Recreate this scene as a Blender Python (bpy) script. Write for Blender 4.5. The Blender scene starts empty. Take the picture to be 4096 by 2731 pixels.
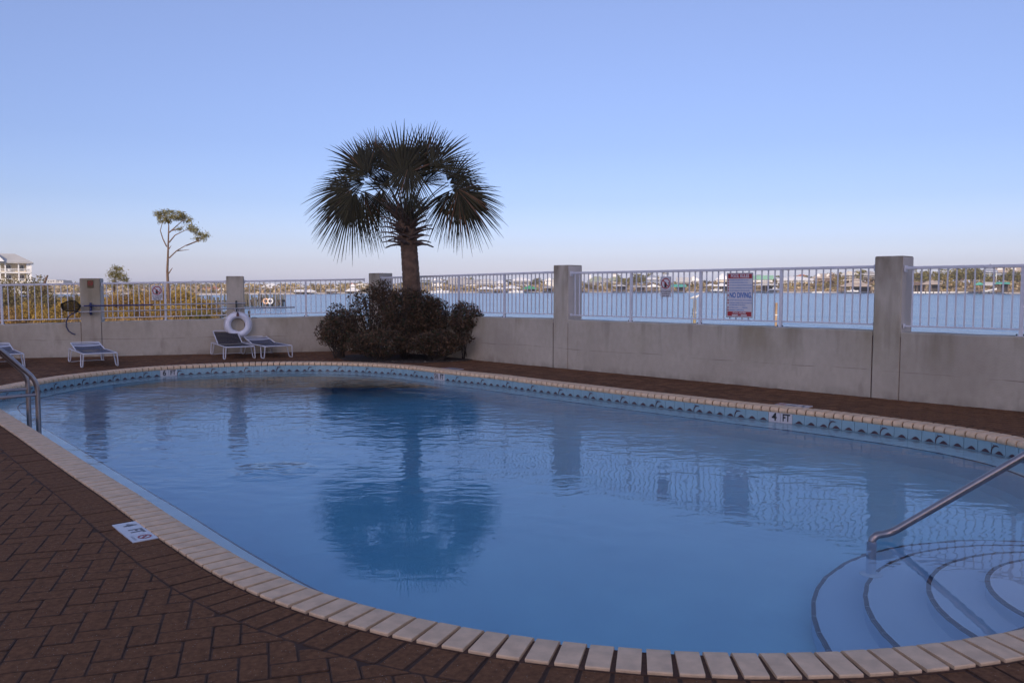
import bpy, bmesh, math, random
import numpy as np
from mathutils import Vector, Matrix
R = math.radians
random.seed(11); rng = np.random.default_rng(11)
C = bpy.context.scene.collection
SC = bpy.context.scene

# ------------------------------------------------------------------ camera, sky, sun, exposure
EYE, PITCH = 1.5, R(3.83)
cam = bpy.data.cameras.new('camera'); camo = bpy.data.objects.new('camera', cam); C.objects.link(camo)
camo.location = (0, 0, EYE); camo.rotation_euler = (R(90) - PITCH, 0, 0)
cam.sensor_width = 36; cam.lens = 28.78; cam.clip_start = .05; cam.clip_end = 9000
SC.camera = camo
SUN_EL, SUN_AZ = R(27), R(191)
w = bpy.data.worlds.new('World'); SC.world = w; w.use_nodes = True
nt = w.node_tree; nt.nodes.clear()
sky = nt.nodes.new('ShaderNodeTexSky'); sky.sky_type = 'NISHITA'; sky.sun_disc = False
sky.sun_elevation = SUN_EL; sky.sun_rotation = SUN_AZ
sky.air_density = 1.0; sky.dust_density = 1.15; sky.ozone_density = 3.4; sky.altitude = 0
tint = nt.nodes.new('ShaderNodeMix'); tint.data_type = 'RGBA'; tint.blend_type = 'MULTIPLY'
tint.inputs['Factor'].default_value = 1.0; tint.inputs[7].default_value = (1.10, .92, 1.03, 1)
bg = nt.nodes.new('ShaderNodeBackground'); bg.inputs[1].default_value = .15
wo = nt.nodes.new('ShaderNodeOutputWorld')
tcw = nt.nodes.new('ShaderNodeTexCoord'); sxz = nt.nodes.new('ShaderNodeSeparateXYZ'); rmp = nt.nodes.new('ShaderNodeValToRGB')
nt.links.new(tcw.outputs['Generated'], sxz.inputs[0]); nt.links.new(sxz.outputs['Z'], rmp.inputs[0])
rmp.color_ramp.interpolation = 'LINEAR'
cr_ = rmp.color_ramp.elements; cr_[0].color = (1.55,1.40,1.95,1); cr_[1].color = (1.5,1.22,1.25,1)
for pos, c_ in ((.025, (1.22,1.12,1.50)), (.05, (1.02,.94,1.24)), (.10, (.88,.82,1.05)), (.165, (.91,.82,1.02)), (.31, (1.20,.99,1.12)), (.6, (1.5,1.22,1.25))):
    cr_.new(pos).color = (*c_, 1)
nt.links.new(rmp.outputs[0], tint.inputs[7])
nt.links.new(sky.outputs[0], tint.inputs[6]); nt.links.new(tint.outputs[2], bg.inputs[0]); nt.links.new(bg.outputs[0], wo.inputs[0])
sl = bpy.data.lights.new('sun', 'SUN'); sl.energy = 3.4; sl.angle = R(.5); sl.color = (1, .86, .68)
so = bpy.data.objects.new('sun', sl); C.objects.link(so)
sdir = Vector((-math.sin(SUN_AZ) * math.cos(SUN_EL), -math.cos(SUN_AZ) * math.cos(SUN_EL), -math.sin(SUN_EL)))
so.rotation_euler = sdir.to_track_quat('-Z', 'Y').to_euler(); so.location = (-20, -60, 60)
SC.view_settings.view_transform = 'Standard'; SC.view_settings.look = 'None'
SC.view_settings.exposure = 0; SC.view_settings.gamma = 1; SC.view_settings.use_curve_mapping = False
SC.cycles.use_denoising = True; SC.cycles.max_bounces = 12; SC.cycles.transparent_max_bounces = 16
SC.cycles.caustics_refractive = True; SC.cycles.caustics_reflective = True

# ------------------------------------------------------------------ helpers
F = 3274.0; CXP, CYP = 2048.0, 1365.5
def ray(fx, fy):
    u = (fx - CXP) / F; q = (CYP - fy) / F
    return Vector((u, math.cos(PITCH) + q * math.sin(PITCH), -math.sin(PITCH) + q * math.cos(PITCH)))
def U(fx, fy, z=0.0):            # a point of the photograph carried out to height z
    d = ray(fx, fy); return Vector((0, 0, EYE)) + d * ((z - EYE) / d.z)
def D(fx, fy, Y):                # a point of the photograph carried out to distance Y
    d = ray(fx, fy); return Vector((0, 0, EYE)) + d * (Y / d.y)
def proj(p):
    x, y, z = p[0], p[1], p[2] - EYE
    dep = y * math.cos(PITCH) - z * math.sin(PITCH); up = y * math.sin(PITCH) + z * math.cos(PITCH)
    if dep < .05: return (-9999, -9999)
    return (CXP + F * x / dep, CYP - F * up / dep)

class MB:
    def __init__(s): s.v = []; s.f = []; s.m = []; s.T = None
    def add(s, vs, fs, m=0):
        b = len(s.v)
        if s.T is not None: vs = [tuple(s.T @ Vector(q)) for q in vs]
        s.v += [tuple(q) for q in vs]; s.f += [tuple(b + i for i in f) for f in fs]; s.m += [m] * len(fs); return s
    def box(s, x0, y0, z0, x1, y1, z1, m=0):
        return s.add([(x0,y0,z0),(x1,y0,z0),(x1,y1,z0),(x0,y1,z0),(x0,y0,z1),(x1,y0,z1),(x1,y1,z1),(x0,y1,z1)],
              [(0,3,2,1),(4,5,6,7),(0,1,5,4),(1,2,6,5),(2,3,7,6),(3,0,4,7)], m)
    def bar(s, a, b, wd, ht, m=0):       # a straight bar of rectangular section
        a = Vector(a); b = Vector(b); d = (b - a).normalized(); up = Vector((0,0,1))
        if abs(d.z) > .95: up = Vector((0,1,0))
        x = d.cross(up).normalized() * wd / 2; y = x.cross(d).normalized() * ht / 2
        vs = [a-x-y, a+x-y, a+x+y, a-x+y, b-x-y, b+x-y, b+x+y, b-x+y]
        return s.add(vs, [(3,2,1,0),(4,5,6,7),(0,1,5,4),(1,2,6,5),(2,3,7,6),(3,0,4,7)], m)
    def tube(s, path, r, n=8, m=0, closed=False):
        P = [Vector(p) for p in path]; L = len(P); rs = r if isinstance(r, (list, tuple)) else [r] * L
        vs = []; fs = []; prev = None
        for i, p in enumerate(P):
            if closed: t = P[(i+1) % L] - P[i-1]
            else: t = P[min(i+1, L-1)] - P[max(i-1, 0)]
            t.normalize()
            if prev is None:
                a = Vector((0,0,1)) if abs(t.z) < .9 else Vector((1,0,0)); x = t.cross(a).normalized()
            else:
                x = prev - t * prev.dot(t); x = x.normalized() if x.length > 1e-6 else t.orthogonal().normalized()
            prev = x; y = t.cross(x)
            for k in range(n):
                an = 2 * math.pi * k / n; vs.append(p + (x * math.cos(an) + y * math.sin(an)) * rs[i])
        for i in range(L if closed else L - 1):
            j = (i + 1) % L
            for k in range(n): fs.append((i*n+k, i*n+(k+1) % n, j*n+(k+1) % n, j*n+k))
        if not closed: fs.append(tuple(range(n-1, -1, -1))); fs.append(tuple((L-1)*n + k for k in range(n)))
        return s.add(vs, fs, m)
    def prism(s, poly, z0, z1, m=0):
        n = len(poly)
        return s.add([(p[0],p[1],z0) for p in poly] + [(p[0],p[1],z1) for p in poly],
              [tuple(range(n-1,-1,-1)), tuple(range(n, 2*n))] + [(i,(i+1)%n,n+(i+1)%n,n+i) for i in range(n)], m)
    def lathe(s, prof, n=16, m=0, c=(0,0,0)):
        vs = [(c[0]+r*math.cos(2*math.pi*k/n), c[1]+r*math.sin(2*math.pi*k/n), c[2]+z) for r, z in prof for k in range(n)]
        fs = [(i*n+k, i*n+(k+1)%n, (i+1)*n+(k+1)%n, (i+1)*n+k) for i in range(len(prof)-1) for k in range(n)]
        return s.add(vs, fs, m)
    def build(s, name, mats, parent=None, bevel=0, smooth=False, loc=None):
        me = mesh_of(s, name, mats, bevel, smooth); return link(name, me, parent, loc)
def mesh_of(s, name, mats, bevel=0, smooth=False):
    me = bpy.data.meshes.new(name); me.from_pydata(s.v, [], s.f)
    mats = mats if isinstance(mats, (list, tuple)) else [mats]
    for m in mats: me.materials.append(m)
    if len(mats) > 1: me.polygons.foreach_set('material_index', s.m)
    bm = bmesh.new(); bm.from_mesh(me)
    if bevel: bmesh.ops.bevel(bm, geom=bm.edges[:], offset=bevel, segments=1, affect='EDGES')
    bmesh.ops.recalc_face_normals(bm, faces=bm.faces[:]); bm.to_mesh(me); bm.free()
    if smooth:
        me.polygons.foreach_set('use_smooth', [True] * len(me.polygons)); me.set_sharp_from_angle(angle=R(40))
    me.update(); return me
def link(name, me, parent=None, loc=None):
    o = bpy.data.objects.new(name, me); C.objects.link(o)
    if parent is not None: o.parent = parent
    if loc is not None: o.location = loc
    return o
def tag(o, label, cat, group=None):
    o['label'] = label; o['category'] = cat
    if group: o['group'] = group
    return o
def thing(name, label, cat, loc=(0,0,0), rz=0, group=None):
    o = bpy.data.objects.new(name, None); C.objects.link(o); o.location = loc; o.rotation_euler = (0,0,rz); o.empty_display_size = .1
    return tag(o, label, cat, group)
def structure(o): o['kind'] = 'structure'; return o
def stuff(o): o['kind'] = 'stuff'; return o
def quadmesh(name, V, mats, n=4, smooth=False, mi=None):   # numpy array of n-gons -> mesh
    me = bpy.data.meshes.new(name); k = len(V) // n
    me.vertices.add(len(V)); me.vertices.foreach_set('co', np.asarray(V, dtype=np.float32).ravel())
    me.loops.add(len(V)); me.loops.foreach_set('vertex_index', np.arange(len(V), dtype=np.int32))
    me.polygons.add(k); me.polygons.foreach_set('loop_start', np.arange(k, dtype=np.int32) * n)
    for m in (mats if isinstance(mats, (list, tuple)) else [mats]): me.materials.append(m)
    if mi is not None: me.polygons.foreach_set('material_index', mi)
    me.update(calc_edges=True); return me
def dup_tree(root, loc, rz, label, group=None):
    r = root.copy(); C.objects.link(r); r.location = loc; r.rotation_euler = (0,0,rz); r['label'] = label
    if group: r['group'] = group
    for ch in list(root.children):
        c = ch.copy(); C.objects.link(c); c.parent = r
        for g in list(ch.children): d = g.copy(); C.objects.link(d); d.parent = c
    return r

def text_mesh(name, body, size, mat, align='LEFT', bold=0.0, wscale=1.0, space=1.0):
    cu = bpy.data.curves.new('lettering', 'FONT'); cu.body = body; cu.size = size; cu.align_x = align; cu.align_y = 'CENTER'
    cu.resolution_u = 3; cu.offset = bold; cu.space_character = space
    o = bpy.data.objects.new('lettering', cu); C.objects.link(o)
    dg = bpy.context.evaluated_depsgraph_get(); me = bpy.data.meshes.new_from_object(o.evaluated_get(dg))
    bpy.data.objects.remove(o); bpy.data.curves.remove(cu)
    me.name = name; me.materials.clear(); me.materials.append(mat)
    if wscale != 1: me.transform(Matrix.Diagonal((wscale, 1, 1, 1)))
    return me

# ------------------------------------------------------------------ materials
def mat(name, col, rough=.6, var=.12, scale=6.0, bump=0.0, bscale=40.0, metal=0.0, island=0.0, spec=.5, detail=4.0, world=False, col2=None):
    m = bpy.data.materials.new(name); m.use_nodes = True; n = m.node_tree; b = n.nodes['Principled BSDF']
    b.inputs['Roughness'].default_value = rough; b.inputs['Metallic'].default_value = metal; b.inputs['Specular IOR Level'].default_value = spec
    L = n.links.new
    if world:
        g = n.nodes.new('ShaderNodeNewGeometry'); co = g.outputs['Position']
    else:
        tc = n.nodes.new('ShaderNodeTexCoord'); oi = n.nodes.new('ShaderNodeObjectInfo')
        ad = n.nodes.new('ShaderNodeVectorMath'); ad.operation = 'MULTIPLY_ADD'
        ad.inputs[1].default_value = (37, 53, 71); L(oi.outputs['Random'], ad.inputs[0]); L(tc.outputs['Object'], ad.inputs[2]); co = ad.outputs[0]
    nz = n.nodes.new('ShaderNodeTexNoise'); nz.inputs['Scale'].default_value = scale; nz.inputs['Detail'].default_value = detail; L(co, nz.inputs['Vector'])
    mx = n.nodes.new('ShaderNodeMix'); mx.data_type = 'RGBA'
    c2 = col2 if col2 else tuple(min(1, c * (1 + var)) for c in col); c1 = col if col2 else tuple(c * (1 - var) for c in col)
    mx.inputs[6].default_value = (*c1, 1); mx.inputs[7].default_value = (*c2, 1)
    mr = n.nodes.new('ShaderNodeMapRange'); mr.inputs[1].default_value = .3; mr.inputs[2].default_value = .7
    L(nz.outputs['Fac'], mr.inputs[0]); L(mr.outputs[0], mx.inputs['Factor']); out = mx.outputs[2]
    if island:
        g2 = n.nodes.new('ShaderNodeNewGeometry'); m2 = n.nodes.new('ShaderNodeMapRange')
        m2.inputs[3].default_value = 1 - island; m2.inputs[4].default_value = 1 + island; L(g2.outputs['Random Per Island'], m2.inputs[0])
        hs = n.nodes.new('ShaderNodeHueSaturation'); L(m2.outputs[0], hs.inputs['Value']); L(out, hs.inputs['Color']); out = hs.outputs[0]
    L(out, b.inputs['Base Color'])
    if bump:
        n2 = n.nodes.new('ShaderNodeTexNoise'); n2.inputs['Scale'].default_value = bscale; n2.inputs['Detail'].default_value = 5; L(co, n2.inputs['Vector'])
        bp = n.nodes.new('ShaderNodeBump'); bp.inputs['Strength'].default_value = bump; bp.inputs['Distance'].default_value = .02
        L(n2.outputs['Fac'], bp.inputs['Height']); L(bp.outputs[0], b.inputs['Normal'])
    return m
def speckle(m, col):                     # pale grit in the face of the pavers
    n = m.node_tree; b = n.nodes['Principled BSDF']; src = b.inputs['Base Color'].links[0].from_socket; co = [x for x in n.nodes if x.type == 'TEX_NOISE'][0].inputs['Vector'].links[0].from_socket
    v = n.nodes.new('ShaderNodeTexVoronoi'); v.inputs['Scale'].default_value = 95; n.links.new(co, v.inputs['Vector'])
    r = n.nodes.new('ShaderNodeMapRange'); r.inputs[1].default_value = .22; r.inputs[2].default_value = .12; n.links.new(v.outputs['Distance'], r.inputs[0])
    w_ = n.nodes.new('ShaderNodeMapRange'); w_.inputs[1].default_value = .72; w_.inputs[2].default_value = .80; n.links.new(v.outputs['Color'], w_.inputs[0])
    q = n.nodes.new('ShaderNodeMath'); q.operation = 'MULTIPLY'; n.links.new(r.outputs[0], q.inputs[0]); n.links.new(w_.outputs[0], q.inputs[1])
    x = n.nodes.new('ShaderNodeMix'); x.data_type = 'RGBA'; x.inputs[7].default_value = (*col, 1); n.links.new(q.outputs[0], x.inputs[0]); n.links.new(src, x.inputs[6]); n.links.new(x.outputs[2], b.inputs['Base Color'])
def leafmat(name, col, island=.45, trans=.25, rough=.6):
    m = mat(name, col, rough, .25, 2.5, island=island, spec=.3); n = m.node_tree; b = n.nodes['Principled BSDF']
    tr = n.nodes.new('ShaderNodeBsdfTranslucent'); mx = n.nodes.new('ShaderNodeMixShader'); mx.inputs[0].default_value = trans
    src = b.inputs['Base Color'].links[0].from_socket; n.links.new(src, tr.inputs[0])
    o = n.nodes['Material Output']; n.links.new(b.outputs[0], mx.inputs[1]); n.links.new(tr.outputs[0], mx.inputs[2]); n.links.new(mx.outputs[0], o.inputs[0])
    return m

def wall_mat():
    m = bpy.data.materials.new('weathered_concrete'); m.use_nodes = True; n = m.node_tree; L = n.links.new; b = n.nodes['Principled BSDF']
    b.inputs['Roughness'].default_value = .85
    g = n.nodes.new('ShaderNodeNewGeometry'); sp = n.nodes.new('ShaderNodeSeparateXYZ'); L(g.outputs['Position'], sp.inputs[0])
    def noise(scale, mul, det=5):
        v = n.nodes.new('ShaderNodeVectorMath'); v.operation = 'MULTIPLY'; v.inputs[1].default_value = mul; L(g.outputs['Position'], v.inputs[0])
        z = n.nodes.new('ShaderNodeTexNoise'); z.inputs['Scale'].default_value = scale; z.inputs['Detail'].default_value = det; L(v.outputs[0], z.inputs['Vector']); return z.outputs['Fac']
    def rng_(src, a, c, lo=0., hi=1.):
        q = n.nodes.new('ShaderNodeMapRange'); q.inputs[1].default_value = a; q.inputs[2].default_value = c; q.inputs[3].default_value = lo; q.inputs[4].default_value = hi; L(src, q.inputs[0]); return q.outputs[0]
    def mul(a, c):
        q = n.nodes.new('ShaderNodeMath'); q.operation = 'MULTIPLY'; L(a, q.inputs[0])
        if isinstance(c, float): q.inputs[1].default_value = c
        else: L(c, q.inputs[1])
        return q.outputs[0]
    def mix(f, a, c):
        q = n.nodes.new('ShaderNodeMix'); q.data_type = 'RGBA'; L(f, q.inputs[0])
        (q.inputs.__getitem__(6).__setattr__('default_value', (*a, 1)) if isinstance(a, tuple) else L(a, q.inputs[6])); q.inputs[7].default_value = (*c, 1); return q.outputs[2]
    c0 = mix(rng_(noise(.9, (1,1,1)), .3, .7), (.39, .34, .27), (.525, .47, .38))
    c0 = mix(mul(rng_(noise(14, (1,1,.6)), .35, .75), .25), c0, (.29, .24, .18))
    # olive blotches and streaks running down from the top of the wall, a cold joint, a few drips
    zt_ = rng_(sp.outputs['Z'], .28, .84)
    st = mul(rng_(noise(1.5, (1, 1, .30), 6), .50, .66), zt_)
    c1 = mix(mul(st, .55), c0, (.215, .175, .085))
    st2 = mul(rng_(noise(6, (1, 1, .10)), .54, .70), zt_)
    c1 = mix(mul(st2, .38), c1, (.15, .125, .075))
    st3 = mul(rng_(noise(3.2, (1, 1, .35)), .60, .70), rng_(sp.outputs['Z'], .62, .30))
    c1 = mix(mul(st3, .45), c1, (.20, .15, .11))
    ck = n.nodes.new('ShaderNodeMath'); ck.operation = 'SUBTRACT'; L(sp.outputs['Z'], ck.inputs[0]); L(rng_(noise(1.1, (1, 1, 0), 6), 0., 1., .33, .41), ck.inputs[1])
    ca_ = n.nodes.new('ShaderNodeMath'); ca_.operation = 'ABSOLUTE'; L(ck.outputs[0], ca_.inputs[0])
    c1 = mix(mul(mul(rng_(ca_.outputs[0], .007, .002), rng_(noise(2.3, (1, 1, 0)), .42, .58)), .7), c1, (.13, .10, .08))
    # damp dark edge at the foot and on the pillar tops
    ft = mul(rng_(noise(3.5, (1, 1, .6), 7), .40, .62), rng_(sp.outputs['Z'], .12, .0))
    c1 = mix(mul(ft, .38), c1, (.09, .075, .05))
    tp = mul(rng_(noise(5, (1, 1, .35)), .35, .65), rng_(sp.outputs['Z'], 1.35, 1.85))
    c1 = mix(mul(tp, .85), c1, (.15, .12, .075))
    L(c1, b.inputs['Base Color'])
    bp = n.nodes.new('ShaderNodeBump'); bp.inputs['Strength'].default_value = .35; bp.inputs['Distance'].default_value = .01; L(noise(55, (1,1,1)), bp.inputs['Height']); L(bp.outputs[0], b.inputs['Normal'])
    return m
def water_mat(name, kind):
    m = bpy.data.materials.new(name); m.use_nodes = True; n = m.node_tree; L = n.links.new
    for x in list(n.nodes):
        if x.type != 'OUTPUT_MATERIAL': n.nodes.remove(x)
    o = n.nodes['Material Output']; g = n.nodes.new('ShaderNodeNewGeometry')
    def noise(scale, mul, det=2.0, dist=0.0):
        v = n.nodes.new('ShaderNodeVectorMath'); v.operation = 'MULTIPLY'; v.inputs[1].default_value = mul; L(g.outputs['Position'], v.inputs[0])
        z = n.nodes.new('ShaderNodeTexNoise'); z.inputs['Scale'].default_value = scale; z.inputs['Detail'].default_value = det; z.inputs['Distortion'].default_value = dist; L(v.outputs[0], z.inputs['Vector']); return z.outputs['Fac']
    def math_(op, a, c):
        q = n.nodes.new('ShaderNodeMath'); q.operation = op; L(a, q.inputs[0])
        if isinstance(c, (int, float)): q.inputs[1].default_value = c
        else: L(c, q.inputs[1])
        return q.outputs[0]
    bp = n.nodes.new('ShaderNodeBump')
    if kind == 'pool':
        s = n.nodes.new('ShaderNodeSeparateXYZ'); L(g.outputs['Position'], s.inputs[0])
        # the ripples die down towards the near, sheltered end; the return jets stir patches of it
        amp = n.nodes.new('ShaderNodeMapRange'); amp.inputs[1].default_value = 4.2; amp.inputs[2].default_value = 10.0; amp.inputs[3].default_value = .06; amp.inputs[4].default_value = 1.0; L(s.outputs['Y'], amp.inputs[0])
        pat = n.nodes.new('ShaderNodeMapRange'); pat.inputs[1].default_value = .35; pat.inputs[2].default_value = .7; pat.inputs[3].default_value = .45; pat.inputs[4].default_value = 1.25; L(noise(.55, (1,1,1)), pat.inputs[0])
        jet = None
        for (jx, jy, jr, ja) in ((-2.18, 7.35, .42, 2.6), (-6.0, 12.6, .7, .8), (3.0, 7.5, .6, .6)):
            dv = n.nodes.new('ShaderNodeVectorMath'); dv.operation = 'DISTANCE'; dv.inputs[1].default_value = (jx, jy, -.17); L(g.outputs['Position'], dv.inputs[0])
            jm = n.nodes.new('ShaderNodeMapRange'); jm.inputs[1].default_value = jr; jm.inputs[2].default_value = 0; jm.inputs[3].default_value = 0; jm.inputs[4].default_value = ja; L(dv.outputs['Value'], jm.inputs[0])
            jet = jm.outputs[0] if jet is None else math_('ADD', jet, jm.outputs[0])
        h = math_('ADD', noise(4.2, (.8, 1.2, 1), 1.5, .5), math_('MULTIPLY', noise(11.0, (.75, 1.35, 1), 1.0, .3), .26))
        h = math_('MULTIPLY', h, math_('ADD', math_('MULTIPLY', amp.outputs[0], pat.outputs[0]), jet))
        bp.inputs['Strength'].default_value = 1; bp.inputs['Distance'].default_value = .0125
        L(h, bp.inputs['Height'])
        rf = n.nodes.new('ShaderNodeBsdfRefraction'); rf.inputs['IOR'].default_value = 1.333; rf.inputs['Roughness'].default_value = 0
        gs = n.nodes.new('ShaderNodeBsdfGlossy'); gs.inputs['Roughness'].default_value = 0; fr_ = n.nodes.new('ShaderNodeFresnel')
        io_ = n.nodes.new('ShaderNodeMapRange'); io_.inputs[3].default_value = 1.55; io_.inputs[4].default_value = 1.333; L(g.outputs['Backfacing'], io_.inputs[0]); L(io_.outputs[0], fr_.inputs['IOR'])
        mx_ = n.nodes.new('ShaderNodeMixShader'); L(fr_.outputs[0], mx_.inputs[0]); L(rf.outputs[0], mx_.inputs[1]); L(gs.outputs[0], mx_.inputs[2])
        for q in (rf, gs, fr_): L(bp.outputs[0], q.inputs['Normal'])
        L(mx_.outputs[0], o.inputs['Surface'])
        va = n.nodes.new('ShaderNodeVolumeAbsorption'); va.inputs['Color'].default_value = (.0, .70, .93, 1); va.inputs['Density'].default_value = .29
        L(va.outputs[0], o.inputs['Volume'])
    else:
        h = math_('ADD', noise(.8, (1, .4, 1), 5.0, .4), math_('MULTIPLY', noise(.13, (1, .5, 1), 4.0), 2.2))
        bp.inputs['Strength'].default_value = 1.0; bp.inputs['Distance'].default_value = .30; L(h, bp.inputs['Height'])
        b = n.nodes.new('ShaderNodeBsdfPrincipled'); b.inputs['Roughness'].default_value = .2; b.inputs['IOR'].default_value = 1.333
        mx = n.nodes.new('ShaderNodeMix'); mx.data_type = 'RGBA'; mx.inputs[6].default_value = (.045, .105, .19, 1); mx.inputs[7].default_value = (.085, .165, .26, 1)
        L(noise(.02, (1, 3, 1), 4.0), mx.inputs[0]); L(mx.outputs[2], b.inputs['Base Color']); L(bp.outputs[0], b.inputs['Normal']); L(b.outputs[0], o.inputs['Surface'])
    return m

CONC = wall_mat()
WHITE = mat('white_painted_metal', (.62, .62, .66), .4, .05, 9)
STEEL = mat('stainless_steel', (.36, .31, .30), .30, .1, 20, metal=.95)
PAVER = mat('brown_paver', (.168, .076, .035), .9, .28, 40, bump=.5, bscale=160, island=.26, spec=.15)
speckle(PAVER, (.42, .36, .30))
PEDGE = mat('dirty_paver_edge', (.085, .040, .020), .95, .3, 40)
JOINT = mat('paver_joint_sand', (.06, .028, .015), .95, .2, 60)
COPE = mat('cream_coping_brick', (.70, .475, .29), .6, .14, 14, bump=.12, bscale=90, island=.06)
GROUT = mat('brown_grout', (.095, .05, .032), .9, .2, 50)
STEPP = mat('white_step_plaster', (.78, .84, .95), .8, .04, 2)
PLASTER = mat('blue_white_pool_plaster', (.74, .93, .99), .8, .05, 2)
TRIM = mat('dark_trim_tile', (.055, .05, .085), .4, .15, 30)
TILEB = mat('light_blue_tile', (.235, .36, .41), .18, .06, 9)
TILEW = mat('white_tile', (.52, .49, .49), .2, .04, 9)
DARKP = mat('maroon_tile_print', (.055, .025, .035), .3, .1, 30)
BLACKP = mat('black_print', (.015, .013, .013), .4, .05, 20)
GREYP = mat('grey_print', (.12, .11, .12), .5, .05, 20)
BLUEP = mat('blue_print', (.05, .16, .45), .5, .05, 20)
BLUEL = mat('pale_blue_print', (.20, .30, .52), .5, .05, 20)
REDP = mat('red_print', (.36, .025, .03), .5, .08, 20)
SIGNW = mat('white_sign_face', (.62, .61, .64), .45, .04, 8)
SLING = mat('slate_blue_strap', (.075, .08, .115), .7, .1, 30)
SLINGD = mat('dark_strap', (.03, .024, .026), .7, .1, 30)
STRAPW = mat('white_strap', (.55, .56, .62), .6, .05, 20)
RINGW = mat('white_ring_plastic', (.72, .72, .78), .45, .05, 10)
BLUEM = mat('blue_pole_paint', (.02, .03, .12), .35, .1, 20)
ALU = mat('dull_aluminium', (.35, .36, .38), .35, .1, 20, metal=.7)
DARKG = mat('dark_green_metal', (.02, .03, .03), .5, .1, 20)
BROWNS = mat('brown_plaque', (.10, .06, .02), .5, .2, 20)
NETM = mat('black_net', (.012, .011, .008), .9, .1, 20)
PALML = leafmat('palm_leaf', (.034, .030, .012), .35, .10, .65)
PALMD = leafmat('dry_palm_leaf', (.13, .07, .035), .35, .12, .6)
PALMT = mat('palm_trunk', (.12, .072, .045), .9, .4, 9, bump=1.0, bscale=30)
BOOT = mat('palm_leaf_base', (.085, .055, .042), .85, .3, 12, bump=.4, island=.25)
SHRUBL = leafmat('brown_shrub_leaf', (.10, .058, .030), .55, .15)
SHRUBG = leafmat('green_shrub_leaf', (.035, .045, .018), .4, .15)
TWIG = mat('twig', (.06, .045, .035), .9, .2, 20)
BUSHY = leafmat('yellow_green_bush', (.36, .245, .06), .45, .2)
BUSHO = leafmat('orange_brown_bush', (.30, .19, .06), .45, .2)
OAKL = leafmat('olive_scrub_leaf', (.17, .14, .06), .5, .2)
PINEL = leafmat('pine_needles', (.19, .165, .045), .45, .2)
TREEL = leafmat('far_tree_leaf', (.30, .235, .085), .5, .2)
TANS = leafmat('dry_tan_scrub', (.46, .36, .22), .4, .2)
TREEB = leafmat('far_brown_leaf', (.38, .27, .15), .5, .2)
BARK = mat('pine_bark', (.13, .08, .055), .9, .3, 8, bump=.6)
DRYG = leafmat('dry_grass', (.33, .22, .10), .4, .2)
SAND = mat('sandy_ground', (.36, .25, .15), .9, .3, .5, bump=.5, bscale=2, world=True)
SHORE = mat('shore_scrub_ground', (.19, .135, .06), .95, .45, .09, bump=.8, bscale=1.2, world=True, col2=(.42, .31, .20))
BEACH = mat('pale_sand', (.62, .54, .45), .9, .12, .4, world=True)
WOODG = mat('grey_dock_wood', (.10, .075, .06), .9, .3, 3)
GLASSD = mat('dark_window_glass', (.02, .022, .03), .1, .1, 3)
PSIDE = mat('skylit_side_concrete', (.52, .47, .42), .8, .10, 3.0, bump=.3, bscale=55)  # pillar side faces: the skylight on them is put into a paler colour
POOLW = water_mat('pool_water', 'pool'); LAGW = water_mat('lagoon_water', 'lagoon')

# ------------------------------------------------------------------ pool outline (inner nose of the coping), from the photograph
near = [(0,1635),(89,1688.7),(166.7,1736),(265,1799),(425.6,1900),(553,1974.6),(685.5,2065.8),(829,2151.5),(1022.7,2267.6),(1161,2328),(1300,2381),(1404,2406.8),(1615,2461),(1778,2496.6),(1962,2529),(2152,2556.5),(2356,2580),(2574,2597),(2800,2611),(2900,2615.9),(3117,2615),(3334,2609),(3537.7,2595.5),(3728.4,2577.7),(3906,2552.7),(4096,2517)]
far = [(0,1569.6),(160.7,1538.4),(253,1520.5),(363,1507.7),(476,1495),(607,1481.8),(696,1476.8),(862,1469),(990,1464),(1109,1461.6),(1231,1461),(1310,1461.6),(1420,1463.4),(1530,1470),(1631.5,1476.8),(1744.6,1492),(1866.7,1505.7),(1949,1512.5),(2038,1523.5),(2136,1537.5),(2246.4,1550.3),(2350.6,1562.2),(2454.8,1575.6),(2765,1611),(3035.7,1642.5),(3127.5,1651.4),(3222,1661.6),(3300,1670),(3469,1692),(3626.6,1711.8),(3790.7,1734.4),(3895.6,1754),(4005.6,1773.3),(4096,1791)]
npt = np.array([tuple(U(*q, .0125)[:2]) for q in near]); nt_ = np.gradient(npt, axis=0); nt_ /= np.linalg.norm(nt_, axis=1)[:, None]
npt = npt + np.c_[-nt_[:,1], nt_[:,0]] * .026          # what shows is the top of the round nose, a little outside its inner edge
ctl = [tuple(q) for q in npt] + [(2.85,3.76),(3.6,4.33),(4.25,5.1),(4.68,6.0),(4.92,6.95)] + \
      [tuple(U(*q, -.05)[:2]) for q in reversed(far)] + [(-7.35,11.4),(-6.9,10.75)]
P = np.array(ctl)
def resample(P, step):
    Q = np.vstack([P, P[:1]]); d = np.r_[0, np.cumsum(np.linalg.norm(np.diff(Q, axis=0), axis=1))]
    n = int(round(d[-1] / step)); s = np.arange(n) * d[-1] / n
    return np.c_[np.interp(s, d, Q[:,0]), np.interp(s, d, Q[:,1])], d[-1]
O, per = resample(P, .02)
k = np.arange(-60, 61); g = np.exp(-.5 * (k * .02 / .22) ** 2); g /= g.sum()
for _ in range(2):
    O = np.c_[[np.convolve(np.r_[c[-60:], c, c[:60]], g, 'valid') for c in O.T]].T
O, per = resample(O, .02)
T_ = np.roll(O, -1, 0) - np.roll(O, 1, 0); T_ /= np.linalg.norm(T_, axis=1)[:, None]
NO = np.c_[T_[:,1], -T_[:,0]]         # outward normal (outline runs counter-clockwise)
NP = len(O)
def off(d, step=1): return (O + NO * d)[::step]
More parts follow.
